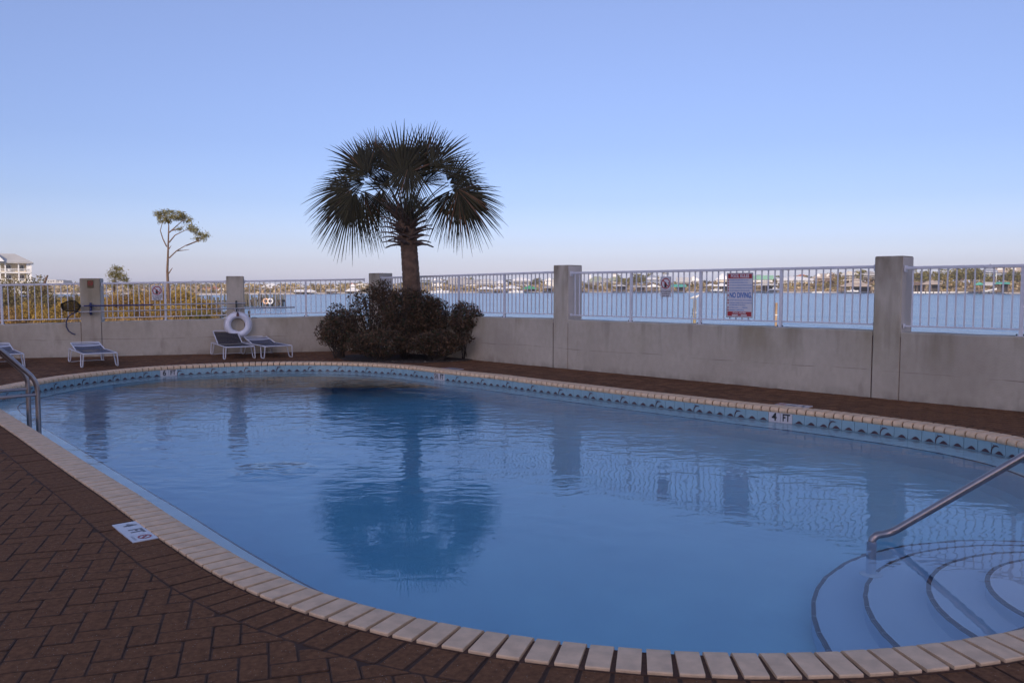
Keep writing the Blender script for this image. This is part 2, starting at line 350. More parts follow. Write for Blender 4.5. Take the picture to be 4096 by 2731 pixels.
def at_s(s, d=0.0):
    u = s / per * NP; i = int(u) % NP; j = (i + 1) % NP; f = u - int(u)
    nr = NO[i]*(1-f) + NO[j]*f; nr = nr / np.linalg.norm(nr); return (O[i]*(1-f) + O[j]*f) + nr * d, nr, np.array((-nr[1], nr[0]))
CEN = Vector((-1.5, 9.0, 0))
WZ = -.17                              # water level

# ------------------------------------------------------------------ deck
LW = lambda x: 20.3 + .305 * x         # foot of the left wall (pool side)
RW = lambda x: 15.95 - 1.005 * x       # foot of the right wall
CORN = Vector(((20.3 - 15.95) / (-1.005 - .305), 0, 0)); CORN.y = LW(CORN.x)
LT = Vector((1, .305, 0)).normalized(); RT = Vector((1, -1.005, 0)).normalized()
LN = Vector((LT.y, -LT.x, 0)); RN = Vector((RT.y, -RT.x, 0))     # towards the pool
deck = structure(thing('pool_deck', 'x', 'x', CEN)); del deck['label']; del deck['category']
outer = [Vector((-15, -4.6)), Vector((10.5, -4.6)), Vector((10.5, RW(10.5) + .15)), Vector((CORN.x, CORN.y + .2)), Vector((-15, LW(-15) + .15))]
def ray_poly(c, d, poly):
    best = None
    for i in range(len(poly)):
        a = poly[i]; b = poly[(i+1) % len(poly)]; e = b - a; den = d.x * e.y - d.y * e.x
        if abs(den) < 1e-9: continue
        t = ((a.x - c.x) * e.y - (a.y - c.y) * e.x) / den; u = ((a.x - c.x) * d.y - (a.y - c.y) * d.x) / den
        if t > 0 and -1e-6 <= u <= 1 + 1e-6 and (best is None or t < best): best = t
    return c + d * best
ang = sorted(set([math.atan2(p[1]-CEN.y, p[0]-CEN.x) for p in off(.1, 12)] + [math.atan2(p.y-CEN.y, p.x-CEN.x) for p in outer]))
in_ang = np.unwrap(np.arctan2(off(.1)[:,1]-CEN.y, off(.1)[:,0]-CEN.x))
mb = MB(); n_ = len(ang)
for a in ang:
    d = Vector((math.cos(a), math.sin(a))); q = ray_poly(CEN.xy, d, outer)
    i = int(np.argmin(np.abs(np.angle(np.exp(1j * (in_ang - a)))))); p = off(.1)[i]
    mb.v += [(p[0]-CEN.x, p[1]-CEN.y, -.005), (q.x-CEN.x, q.y-CEN.y, -.005)]
mb.f = [(2*i, 2*i+1, 2*((i+1) % n_)+1, 2*((i+1) % n_)) for i in range(n_)]; mb.m = [0] * n_
mb.build('joint_sand', JOINT, deck)

def in_view(p, mx=250):
    x, y = proj(p); return -mx < x < 4096 + mx and -200 < y < 2731 + mx
def clip(poly, q, nrm, dist):
    out = []
    for i in range(len(poly)):
        a = poly[i]; b = poly[(i+1) % len(poly)]; da = (a[0]-q[0])*nrm[0] + (a[1]-q[1])*nrm[1] - dist; db = (b[0]-q[0])*nrm[0] + (b[1]-q[1])*nrm[1] - dist
        if da >= 0: out.append(a)
        if da * db < 0: t = da / (da - db); out.append((a[0]+(b[0]-a[0])*t, a[1]+(b[1]-a[1])*t))
    return out
def area(p): return abs(sum(p[i][0]*p[(i+1)%len(p)][1] - p[(i+1)%len(p)][0]*p[i][1] for i in range(len(p)))) / 2
def rounded(poly, c):                    # cut the corners of a paver outline
    out = []
    for i in range(len(poly)):
        p = Vector(poly[i]); a = Vector(poly[i-1]) - p; b = Vector(poly[(i+1) % len(poly)]) - p
        ca = min(c, a.length * .4); cb = min(c, b.length * .4)
        if a.length < 1e-4 or b.length < 1e-4: continue
        out += [tuple(p + a.normalized() * ca), tuple(p + b.normalized() * cb)]
    return out
pav = []; border = set()
Lp, Wp = .228, .114; ca, sa = math.cos(R(17)), math.sin(R(17))
OB = off(.30, 5); OBi = np.arange(0, NP, 5)
FIELD = .467
for j in range(-40, 190):
    for i in range(-190, 150):
        r = (i - j) % 4
        if r == 0: rect = (i, j, i + 2, j + 1)
        elif r == 3: rect = (i, j, i + 1, j + 2)
        else: continue
        x0, y0, x1, y1 = [q * Wp for q in rect]; mx_, my_ = (x0+x1)/2, (y0+y1)/2
        wx, wy = mx_*ca - my_*sa, mx_*sa + my_*ca
        if wy < .6 or wy > 20 or not in_view((wx, wy, 0)): continue
        if wy > LW(wx) + .1 and wx < CORN.x or wy > RW(wx) + .1: continue
        dd = (O[::5] - (wx, wy)); k_ = int(np.argmin((dd**2).sum(1))) * 5; sd = float(np.dot((wx, wy) - O[k_], NO[k_]))
        if sd < FIELD - .14: continue
        gq = .0024; poly = [(x0+gq,y0+gq),(x1-gq,y0+gq),(x1-gq,y1-gq),(x0+gq,y1-gq)]
        poly = [(x*ca - y*sa, x*sa + y*ca) for x, y in poly]; full = True
        if sd < FIELD + .15: poly = clip(poly, O[k_], NO[k_], FIELD); full = False
        if len(poly) >= 3 and wx < CORN.x + .3: poly = clip(poly, (CORN.x, CORN.y), LN[:2], .004)
        if len(poly) >= 3 and wx > CORN.x - .3: poly = clip(poly, (CORN.x, CORN.y), RN[:2], .004)
        if len(poly) < 3 or area(poly) < .0018: continue
        pav.append(poly)
Lb = per * 1.02; nb = int(per / .118)
for q in range(nb):
    p, nr, tg = at_s(per * q / nb, .35)
    if not in_view((p[0], p[1], 0)): continue
    h = .0571; l = .1125
    pav.append([tuple(p + tg*sx*h + nr*sy*l) for sx, sy in ((-1,-1),(1,-1),(1,1),(-1,1))][::-1]); border.add(id(pav[-1]))
# the deck markers are let into the border: leave room for them
def marker_frame(c0, c1, c2, c3):
    a, b, c, d = [U(*q, .002) for q in (c0, c1, c2, c3)]
    o = (a+b+c+d) / 4; x = ((d - a) + (c - b)).normalized(); y = Vector((-x.y, x.x, 0)); return o, x, y, ((d-a).length + (c-b).length)/2, ((b-a).length + (c-d).length)/2
MK = marker_frame((446.8,2101),(546,2084),(635.8,2152.6),(531,2169))
rows = []
for poly in pav:
    cx = sum(p[0] for p in poly)/len(poly); cy = sum(p[1] for p in poly)/len(poly)
    xy = [proj((x, y, 0)) for x, y in poly]; vis = sum(0 < a < 4096 and 0 < b < 2731 for a, b in xy)
    # hidden behind the palm bed or the coping is fine; rank by the size in the picture
    rows.append((area(xy) * (vis / len(poly)), cx, cy, poly))
rows.sort(key=lambda t: -t[0])
def paver_mb(poly, cx, cy, seed, simple=False, field=True):
    rr = random.Random(seed); z = rr.uniform(-.0018, .0018); tx, ty = rr.uniform(-.012, .012), rr.uniform(-.012, .012)
    a2 = sum(poly[i][0]*poly[(i+1)%len(poly)][1] - poly[(i+1)%len(poly)][0]*poly[i][1] for i in range(len(poly)))
    if a2 < 0: poly = poly[::-1]
    pl = poly if simple else rounded(poly, rr.uniform(.006, .011) if field else .003); n = len(pl); ch = .0055
    top = []
    for i in range(n):
        x, y = pl[i][0]-cx, pl[i][1]-cy; l = math.hypot(x, y) or 1; top.append((x*(1-ch/l*1.3), y*(1-ch/l*1.3)))
    zz = lambda x, y: z + x*tx + y*ty
    vs = [(p[0]-cx, p[1]-cy, -.03) for p in pl] + [(p[0]-cx, p[1]-cy, zz(p[0]-cx, p[1]-cy) - .0018) for p in pl] + [(x, y, zz(x, y)) for x, y in top]
    fs = [tuple(range(2*n, 3*n))] + [(i, (i+1)%n, n+(i+1)%n, n+i) for i in range(n)] + [(n+i, n+(i+1)%n, 2*n+(i+1)%n, 2*n+i) for i in range(n)]
    return vs, fs, [0] + [1] * (2*n)
rest = MB()
for q, (ar, cx, cy, poly) in enumerate(rows):
    if q < 300:
        vs, fs, ms = paver_mb(poly, cx, cy, q, False, id(poly) not in border); me = bpy.data.meshes.new('paver'); me.from_pydata(vs, [], fs); me.materials.append(PAVER); me.materials.append(PEDGE); me.polygons.foreach_set('material_index', ms)
        link('paver', me, deck, (cx - CEN.x, cy - CEN.y, 0))
    else:
        vs, fs, ms = paver_mb(poly, cx, cy, q, cy > 9, id(poly) not in border); rest.add([(x + cx - CEN.x, y + cy - CEN.y, z_) for x, y, z_ in vs], fs); rest.m[-len(ms):] = ms
me = bpy.data.meshes.new('paver'); me.from_pydata(rest.v, [], rest.f); me.materials.append(PAVER); me.materials.append(PEDGE); me.polygons.foreach_set('material_index', rest.m); stuff(link('paver', me, deck))

# ------------------------------------------------------------------ swimming pool
pool = thing('swimming_pool', 'curved blue swimming pool with cream brick coping and dolphin tile band', 'swimming pool', CEN)
def ring(mb_, d0, z0, d1, z1, step=10, m=0):
    a = off(d0, step); b = off(d1, step); n = len(a); base = len(mb_.v)
    zf0 = z0 if callable(z0) else (lambda x, y: z0); zf1 = z1 if callable(z1) else (lambda x, y: z1)
    mb_.v += [(x-CEN.x, y-CEN.y, zf0(x, y)) for x, y in a] + [(x-CEN.x, y-CEN.y, zf1(x, y)) for x, y in b]
    mb_.f += [(base+i, base+(i+1)%n, base+n+(i+1)%n, base+n+i) for i in range(n)]; mb_.m += [m]*n
floor_z = lambda x, y: WZ - min(2.4, max(1.12, 1.12 + .15 * (2.2 - x)))
BW, BD = -.33, WZ - .12                 # bench width and depth
mb = MB(); ring(mb, .034, -.03, .034, BD - .2)                          # wall behind the tiles
ring(mb, .04, BD, BW, BD); ring(mb, BW, BD, BW, lambda x, y: floor_z(x, y) + .12); ring(mb, BW, lambda x, y: floor_z(x, y) + .12, BW - .12, floor_z)
inn = off(BW - .12, 10); base = len(mb.v); n = len(inn); prev = None
for s in (1, .75, .5, .25):
    st = len(mb.v); mb.v += [(s*(x-CEN.x), s*(y-CEN.y), floor_z(CEN.x + s*(x-CEN.x), 0)) for x, y in inn]
    if prev is not None: mb.f += [(prev+i, prev+(i+1)%n, st+(i+1)%n, st+i) for i in range(n)]; mb.m += [0]*n
    prev = st
mb.v.append((0, 0, floor_z(CEN.x, 0))); mb.f += [(prev+i, prev+(i+1)%n, len(mb.v)-1) for i in range(n)]; mb.m += [0]*n
mb.build('basin', PLASTER, pool)
mb = MB(); ring(mb, BW - .004, BD - .035, BW - .004, BD + .004, 10); ring(mb, BW - .004, BD + .004, BW + .010, BD + .004, 10)
mb.build('bench_trim', TRIM, pool)
# entry steps, round a point on the near right wall
SCX, SCY = 3.49, 4.41
for q, (rad, dep) in enumerate(((1.72, .9), (1.42, .68), (1.07, .46), (.76, .24))):
    st = MB(); z = WZ - dep; angs = [R(55 + 175 * i / 40) for i in range(41)]
    ring_ = [(SCX + rad*math.cos(a) - CEN.x, SCY + rad*math.sin(a) - CEN.y) for a in angs]
    st.prism(ring_, z - .23 if q else floor_z(2.5, 0) - .02, z); step = st.build('step', STEPP, pool)
    tr = MB(); n2 = 26
    for i in range(n2):
        a0, a1 = R(50 + 185*(i+.008)/n2), R(50 + 185*(i+.992)/n2)
        for (ra, za, rb, zb) in ((rad+.004, z-.03, rad+.004, z+.004), (rad+.004, z+.004, rad-.022, z+.004)):
            tr.add([(SCX+ra*math.cos(a0)-CEN.x, SCY+ra*math.sin(a0)-CEN.y, za), (SCX+ra*math.cos(a1)-CEN.x, SCY+ra*math.sin(a1)-CEN.y, za),
                    (SCX+rb*math.cos(a1)-CEN.x, SCY+rb*math.sin(a1)-CEN.y, zb), (SCX+rb*math.cos(a0)-CEN.x, SCY+rb*math.sin(a0)-CEN.y, zb)], [(0,1,2,3)])
    tr.build('step_trim', TRIM, step)
# grout bed under the coping
mb = MB(); ring(mb, .236, -.04, .236, .002); ring(mb, .236, -.003, .030, -.003); ring(mb, .030, -.003, .030, -.056)
mb.build('coping_bed', GROUT, pool)
# coping bricks with a round nose
prof = [(.228, -.03), (.228, .008), (.224, .0125), (.12, .0125), (.036, .0125)] + [(.036 - .036*math.sin(a), -.0235 + .036*math.cos(a)) for a in (R(30), R(60), R(90), R(120), R(150), R(180))] + [(.06, -.0595)]
def coping_mesh(seed):
    rr = random.Random(seed); mb = MB(); h = .0486; n = len(prof); z = rr.uniform(-.0008, .0008)
    hs = [h - (.003 if i in (0,) else 0) for i in range(n)]
    vs = [(-hs[i], p[0], p[1]+z) for i, p in enumerate(prof)] + [(hs[i], p[0], p[1]+z) for i, p in enumerate(prof)]
    mb.add(vs, [(i, i+1, n+i+1, n+i) for i in range(n-1)] + [tuple(range(n-1,-1,-1)), tuple(range(n, 2*n))])
    return mesh_of(mb, 'coping_brick', COPE, smooth=True)
cm = [coping_mesh(i) for i in range(5)]
nc = int(round(per / .114)); cl = []
for q in range(nc):
    p, nr, tg = at_s(per * q / nc); x, y = proj((p[0], p[1], 0)); vis = -40 < x < 4136 and 0 < y < 2760
    cl.append((not vis, q, p, nr))
cl.sort(key=lambda t: (t[0], t[1])); restc = []
for c_, (hid, q, p, nr) in enumerate(cl):
    M4 = Matrix.Translation((p[0]-CEN.x, p[1]-CEN.y, 0)) @ Matrix.Rotation(math.atan2(nr[1], nr[0]) - math.pi/2 + random.uniform(-.004,.004), 4, 'Z')
    if c_ < 298: o = link('coping_brick', cm[q % 5], pool); o.matrix_local = M4
    else:
        b2 = MB(); b2.T = M4; src = cm[q % 5]; b2.add([tuple(v.co) for v in src.vertices], [tuple(f.vertices) for f in src.polygons]); restc.append(b2)
if restc:
    b2 = MB(); [b2.add(t.v, t.f) for t in restc]; stuff(b2.build('coping_brick', COPE, pool))
# waterline tiles: light blue, a dark swell on each, a leaping dolphin on every fourth
TW = .1500; TZ0, TZ1 = -.215, -.052
def hump(mb, cx, w_, h_, z):
    pts = [(cx - w_/2, z), (cx - w_*.3, z + h_*.55), (cx - w_*.1, z + h_*.95), (cx + w_*.05, z + h_), (cx + w_*.25, z + h_*.7), (cx + w_/2, z)]
    mb.add([(x, -.0035, zz) for x, zz in pts] + [(cx - w_*.8, -.0035, z - .004), (cx + w_*.8, -.0035, z - .004)], [(6, 7, 5, 4, 3, 2, 1, 0)], 1)
def tile_mesh(kind):
    mb = MB(); mb.box(-TW/2 + .0012, 0, TZ0, TW/2 - .0012, .018, TZ1, 0); zb = WZ + .010
    if kind in ('swell', 'dolphin'): hump(mb, .012, .092, .032, zb)
    if kind == 'dolphin':
        cxs = []
        for i in range(13):
            t = i / 12; a = R(188 - 128 * t); cxs.append((-.010 + .055*math.cos(a) - .012, zb + .004 + .074*math.sin(a) ** .9 if a < math.pi else zb + .002, t))
        up = []; dn = []
        for x, z, t in cxs:
            th = .0105 * math.sin(math.pi * min(1, (t*.93 + .05))) ** .8 + .001; up.append((x - th*(1-t)*.9, -.0045, z + th*t)); dn.append((x + th*(1-t)*.9, -.0045, z - th*t))
        for i in range(12): mb.add([up[i], up[i+1], dn[i+1], dn[i]], [(0,1,2,3)], 1)
        x, z, t = cxs[7]; mb.add([(x-.012, -.0045, z+.004), (x-.020, -.0045, z+.017), (x+.002, -.0045, z+.009)], [(0,1,2)], 1)      # back fin
        x, z, t = cxs[0]; mb.add([(x, -.0045, z+.004), (x-.010, -.0045, z-.008), (x+.010, -.0045, z-.008)], [(0,1,2)], 1)          # tail
    me = mesh_of(mb, 'waterline_tile', [TILEB, DARKP]); return me
TM = {q: tile_mesh(q) for q in ('plain', 'swell', 'dolphin')}
mb = MB(); mb.box(-TW/2 + .0012, 0, TZ0, TW/2 - .0012, .018, TZ1); TMW = mesh_of(mb, 'depth_tile', TILEW)
ntile = int(round(per / (TW + .002))); tpos = [at_s(per * q / ntile, .016) for q in range(ntile)]
def tile_at(fx, dy=0):
    best = None
    for q, (p, nr, tg) in enumerate(tpos):
        if np.dot(nr, p) < 0: continue
        x, y = proj((p[0], p[1], -.11))
        if best is None or abs(x - fx) < best[0]: best = (abs(x - fx), q)
    return best[1]
# seen from inside the pool the outline runs right to left, so the lower index lies to the right
depth = {}
for fx, a, b in ((3075, '4', 'FT'), (655, '6', 'FT'), (1750, '5\u00bd', 'FT')):
    q = tile_at(fx); depth[q] = a; depth[(q - 1) % ntile] = b
for q, (p, nr, tg) in enumerate(tpos):
    x, y = proj((p[0], p[1], -.11)); seen = np.dot(nr, p) > 0 and -80 < x < 4180
    M4 = Matrix.Translation((p[0]-CEN.x, p[1]-CEN.y, 0)) @ Matrix.Rotation(math.atan2(nr[1], nr[0]) - math.pi/2, 4, 'Z')
    if q in depth:
        o = link('depth_tile', TMW, pool); o.matrix_local = M4
        o['label'] = 'white tile marked %s' % depth[q]
        tm = text_mesh('numeral', depth[q], .135 if len(depth[q]) == 1 else .125, BLACKP, 'CENTER', .0035, .95 if len(depth[q]) == 1 else .72)
        t = link('lettering', tm, o, (0, -.003, -.112)); t.rotation_euler = (R(90), 0, 0)
    elif seen:
        o = link('waterline_tile', TM['dolphin' if q % 4 == 0 else 'swell'], pool); o.matrix_local = M4
hid = MB()
for q, (p, nr, tg) in enumerate(tpos):
    x, y = proj((p[0], p[1], -.11))
    if q in depth or (np.dot(nr, p) > 0 and -80 < x < 4180): continue
    hid.T = Matrix.Translation((p[0]-CEN.x, p[1]-CEN.y, 0)) @ Matrix.Rotation(math.atan2(nr[1], nr[0]) - math.pi/2, 4, 'Z'); src = TM['dolphin' if q % 4 == 0 else 'swell']
    for f in src.polygons: hid.add([tuple(src.vertices[i].co) for i in f.vertices], [tuple(range(len(f.vertices)))], f.material_index)
stuff(hid.build('waterline_tile', [TILEB, DARKP], pool))
# pool water: one closed body
mb = MB(); a = off(.02, 10); n = len(a)
mb.v = [(x-CEN.x, y-CEN.y, WZ) for x, y in a] + [(x-CEN.x, y-CEN.y, -2.4) for x, y in a]
mb.f = [tuple(range(n)), tuple(range(2*n-1, n-1, -1))] + [(i, n+i, n+(i+1)%n, (i+1)%n) for i in range(n)]; mb.m = [0]*len(mb.f)
structure(mb.build('pool_water', POOLW, None, loc=CEN))

# deck depth markers
def deck_marker(o, x, y, lx, ly, label):
    t = thing('depth_marker', label, 'depth marker', o, math.atan2(x.y, x.x), 'depth markers let into the deck')
    mb = MB(); mb.box(-lx/2, -ly/2, -.02, lx/2, ly/2, .004); mb.build('tile', TILEW, t, bevel=.001)
    q = ly / .2
    tm = link('lettering', text_mesh('numeral', '4', .15*q, GREYP, 'CENTER', .003), t, (-lx*.33, ly*.05, .0055))
    tm = link('lettering', text_mesh('lettering', 'FT', .15*q, GREYP, 'CENTER', .003, .8), t, (0, ly*.05, .0055))
    mb = MB(); cx, cy, r1, r2 = lx*.335, ly*.1, ly*.27, ly*.20
    for i in range(28):
        a, b = 2*math.pi*i/28, 2*math.pi*(i+1)/28
        mb.add([(cx+r1*math.cos(a), cy+r1*math.sin(a), .0055), (cx+r1*math.cos(b), cy+r1*math.sin(b), .0055), (cx+r2*math.cos(b), cy+r2*math.sin(b), .0055), (cx+r2*math.cos(a), cy+r2*math.sin(a), .0055)], [(0,1,2,3)])
    dx, dy = r1*.68, r1*.68; e = r1*.1
    mb.add([(cx-dx-e, cy+dy-e, .0058), (cx-dx+e, cy+dy+e, .0058), (cx+dx+e, cy-dy+e, .0058), (cx+dx-e, cy-dy-e, .0058)], [(3,2,1,0)])
    mb.build('prohibition_ring', REDP, t)
    mb = MB(); s_ = r1*.5      # a diving figure
    mb.add([(cx-s_, cy-s_*.1, .0052), (cx+s_*.2, cy+s_*.45, .0052), (cx+s_*.3, cy+s_*.25, .0052), (cx-s_*.9, cy-s_*.35, .0052)], [(0,3,2,1)])
    mb.add([(cx+s_*.2, cy+s_*.3, .0052), (cx+s_*.8, cy-s_*.3, .0052), (cx+s_*.65, cy-s_*.4, .0052), (cx+s_*.05, cy+s_*.15, .0052)], [(0,3,2,1)]); mb.build('diver', GREYP, t)
    link('lettering', text_mesh('lettering', 'NO DIVING', .026*q, GREYP, 'CENTER'), t, (lx*.335, -ly*.33, .0055))
    return t
o, x, y, lx, ly = MK
deck_marker(o, x, y, lx, ly, 'white 4 FT marker tile on the near brown pavers, left of the coping')
def far_marker(fx, label):
    i = min((q for q in range(0, NP, 5) if np.dot(NO[q], O[q]) > 0), key=lambda q: abs(proj((O[q][0]+NO[q][0]*.36, O[q][1]+NO[q][1]*.36, 0))[0] - fx))
    p = O[i] + NO[i] * .36; deck_marker(Vector((p[0], p[1], .004)), Vector((T_[i][0], T_[i][1], 0)), None, .42, .2, label)
far_marker(3180, 'white marker tile lying on the far deck in front of the largest pillar')
far_marker(1805, 'white marker tile lying on the far deck near the right end of the shrub')

# grab rails at the left
def smooth_path(pts, rad, seg=6):
    Pp = [Vector(p) for p in pts]; out = [Pp[0]]
    for i in range(1, len(Pp)-1):
        a, b, c = Pp[i-1], Pp[i], Pp[i+1]; r = min(rad, (a-b).length*.49, (c-b).length*.49); s = b + (a-b).normalized()*r; e = b + (c-b).normalized()*r
        for k in range(seg+1):
            t = k/seg; out.append(s*(1-t)**2 + b*2*t*(1-t) + e*t*t)
    return out + [Pp[-1]]
gd = Vector((-.74, -.67, 0)).normalized()
for q, (px, py, zt, zb, lab) in enumerate(((-5.83, 9.80, .40, .27, 'far one of the two bent steel grab rails at the left edge of the pool'), (-5.42, 9.29, .40, .27, 'near one of the two bent steel grab rails at the left edge of the pool'))):
    t = thing('grab_rail', lab, 'handrail', (px, py, 0), 0, 'steel grab rails of the pool ladder')
    pts = [(0,0,-.95), (0,0,zt+.03), gd*.40 + Vector((0,0,zt+.46)), gd*.78 + Vector((0,0,zt+.46)), gd*.78 + Vector((0,0,.0))]
    MB().tube(smooth_path(pts, .12), .027, 12).build('rail', STEEL, t, smooth=True)
    MB().tube([gd*.018 + Vector((0,0,zb)), gd*.76 + Vector((0,0,zb))], .019, 10).build('brace', STEEL, t, smooth=True)
    MB().lathe([(.0,.012),(.03,.012),(.05,.004),(.05,0)], 16, c=tuple(gd*.78)).build('flange', STEEL, t, smooth=True)
# handrail over the steps
t = thing('step_handrail', 'sloping steel handrail rising out of the water over the pool steps', 'handrail', (2.375, 5.305, WZ))
pts = [(0,0,-.69), (0,0,.035), (.13,.03,.035), (.775,-.305,.62), (1.40,-.63,1.19), (1.75,-.81,1.19), (1.75,-.81,.17)]
pp = smooth_path([Vector(p) for p in pts[:1]] + [Vector(p) for p in pts[1:]], .07)
MB().tube(pp, .0245, 14).build('rail', STEEL, t, smooth=True)
MB().lathe([(.0,.02),(.03,.02),(.07,.008),(.075,0)], 20, c=(0,0,-.68)).build('flange', RINGW, t, smooth=True)
MB().tube([(0,0,-.67),(0,0,-.02)], .031, 14).build('pale_tube', STEPP, t, smooth=True)  # white tube added round the steel post, for its pale look under water

# ------------------------------------------------------------------ walls, pillars, railings
def wall(label, a, b, tdir, za, zb, th=.36):
    d = (b - a).length; ang_ = math.atan2(tdir.y, tdir.x); t = thing('concrete_wall', label, 'wall', a, ang_, 'concrete walls round the pool deck')
    mb = MB(); n = max(2, int(d / .4)); c = .012
    ring_ = []
    for i in range(n+1):
        x = d*i/n; z = za + (zb-za)*i/n + .004*math.sin(i*2.3); ring_.append([(x,0,-.3),(x,0,z-c),(x,c,z),(x,th-c,z),(x,th,z-c),(x,th,-2.0)])
    vs = [p for r_ in ring_ for p in r_]; fs = [(6*i+k, 6*i+k+1, 6*i+6+k+1, 6*i+6+k) for i in range(n) for k in range(5)]
    fs += [(0,1,2,3,4,5), tuple(6*n+k for k in range(6))]
    mb.add(vs, fs); mb.build('wall_panel', CONC, t); return t
lz = lambda x: .709 + (x + 10.7) * .0162; lr = lambda x: 1.55 + (x + 10.7) * .019
def left_pt(x): return Vector((x, LW(x), 0))
def right_pt(x): return Vector((x, RW(x), 0))
PW = .36
# pillars (centre of the pool-side face, width)
LP = [(-9.05, 1.677, .375), (-6.19, 1.735, .36)]
RP = [(.885, 1.893, PW), (5.0, 1.912, PW), (9.1, 1.91, PW)]
RP[0] = (15.95*( 2242-2048)/F/(1+1.005*(2242-2048)/F), 1.893, PW); RP[1] = (15.95*(3548-2048)/F/(1+1.005*(3548-2048)/F), 1.905, PW)
RP[2] = (RP[1][0] + (RP[1][0]-RP[0][0]), 1.91, PW)
LP[0] = (20.3*(364-2048)/F/(1-.305*(364-2048)/F), 1.677, .40); LP[1] = (20.3*(943-2048)/F/(1-.305*(943-2048)/F), 1.735, .375)
def pillar(label, c, tdir, top, wd, dp=.40):
    t = thing('concrete_pillar', label, 'pillar', c, math.atan2(tdir.y, tdir.x), 'square concrete pillars of the pool wall')
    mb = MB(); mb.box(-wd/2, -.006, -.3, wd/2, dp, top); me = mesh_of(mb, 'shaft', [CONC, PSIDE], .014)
    for f in me.polygons: f.material_index = 1 if abs(f.normal.x) > .9 else 0  # side faces get the colour lightened for skylight
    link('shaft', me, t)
    mb = MB()
    for sx in (-1, 1): mb.box(sx*(wd/2+.004)-.003, -.0015, -.02, sx*(wd/2+.004)+.003, .02, top*.44)
    mb.build('joint', GROUT, t); return t
pillar('pillar with the brown plaque near the left end of the wall', left_pt(LP[0][0]), LT, LP[0][1], LP[0][2])
pillar('pillar behind the white life ring', left_pt(LP[1][0]), LT, LP[1][1], LP[1][2])
pillar('brownish pillar at the wall corner behind the palm and shrub', CORN + RT*.12 + RN*.0, RT, 1.815, .40)
pillar('tall pillar between the shrub and the no glassware sign', right_pt(RP[0][0]), RT, RP[0][1], RP[0][2])
pillar('largest pillar, on the right behind the 4 FT tile', right_pt(RP[1][0]), RT, RP[1][1], RP[1][2])
pillar('pillar beyond the right edge of the picture', right_pt(RP[2][0]), RT, RP[2][1], RP[2][2])
def half(wd): return wd/2 + .004
def span(pa, pb, tdir, wa, wb): return pa + tdir*half(wa), pb - tdir*half(wb)
cornL = CORN + Vector((-.10, LW(CORN.x-.10)-CORN.y, 0)); cornR = CORN + RT*.12
SP = []
a, b = span(left_pt(-13.5), left_pt(LP[0][0]), LT, 0, LP[0][2]); SP.append((a, b, LT, LP[0][2], 'left end of the pool wall, left of the pillar with the plaque', 'left end railing over the first wall section, before the plaque pillar'))
a, b = span(left_pt(LP[0][0]), left_pt(LP[1][0]), LT, LP[0][2], LP[1][2]); SP.append((a, b, LT, 0, 'stained wall section between the plaque pillar and the life ring', 'railing holding the small sign above the pool poles'))
a, b = span(left_pt(LP[1][0]), left_pt(CORN.x-.12), LT, LP[1][2], 0); SP.append((a, b, LT, 0, 'wall section from the life ring to the shrub', 'railing between the life ring pillar and the palm'))
a, b = span(cornR, right_pt(RP[0][0]), RT, .40, RP[0][2]); SP.append((a, b, RT, 0, 'wall section between the shrub and the middle pillar', 'railing right of the palm, ending at the middle pillar'))
a, b = span(right_pt(RP[0][0]), right_pt(RP[1][0]), RT, RP[0][2], RP[1][2]); SP.append((a, b, RT, 0, 'long stained wall section under the pool rules sign', 'long railing holding the pool rules sign'))
a, b = span(right_pt(RP[1][0]), right_pt(RP[2][0]), RT, RP[1][2], RP[2][2]); SP.append((a, b, RT, 0, 'wall section at the right edge, right of the largest pillar', 'railing at the right edge, right of the largest pillar'))
pk = MB(); pk.box(-.008, -.008, 0, .008, .008, 1)
PICK = mesh_of(pk, 'picket', WHITE); BOLT = mesh_of(MB().lathe([(0,.022),(.009,.022),(.011,0)], 6), 'anchor_bolt', DARKG)
RAIL_Y = .075
def railing(label, a, b, tdir, zwa, zwb, zra, zrb, npan, npick):
    d = (b - a).length; t = thing('metal_railing', label, 'railing', a, math.atan2(tdir.y, tdir.x), 'white metal railings on the pool wall')
    zw = lambda x: zwa + (zwb-zwa)*x/d; zr = lambda x: zra + (zrb-zra)*x/d; y = RAIL_Y
    mb = MB(); mb.bar((0,y,zr(0)-.02), (d,y,zr(d)-.02), .05, .04); mb.build('top_rail', WHITE, t, bevel=.005)
    mb = MB(); mb.bar((0,y,zw(0)+.085), (d,y,zw(d)+.085), .026, .02); mb.build('bottom_rail', WHITE, t, bevel=.002)
    for s, x in ((1, .012), (-1, d-.012)):
        mb = MB(); mb.box(x-.01, y-.04, zr(x)-.075, x+.01, y+.04, zr(x)+.012); mb.box(x-.008, y-.03, zw(x)+.06, x+.008, y+.03, zw(x)+.115); mb.build('bracket', WHITE, t, bevel=.003)
    pan = d / npan
    for i in range(npan):
        if i:
            x = pan*i; mb = MB(); mb.box(x-.021, y-.021, zw(x)+.004, x+.021, y+.021, zr(x)-.041); mb.box(x-.05, y-.04, zw(x)+.001, x+.05, y+.04, zw(x)+.009); post = mb.build('post', WHITE, t, bevel=.002)
            [link('anchor_bolt', BOLT, post, (x+sx*.04, y-.02, zw(x)+.009)) for sx in (-1,1)]
        for k in range(1, npick):
            x = pan*i + pan*k/npick; o = link('picket', PICK, t, (x, y, zw(x)+.096)); o.scale = (1,1, zr(x)-.0405-zw(x)-.096)
    return t
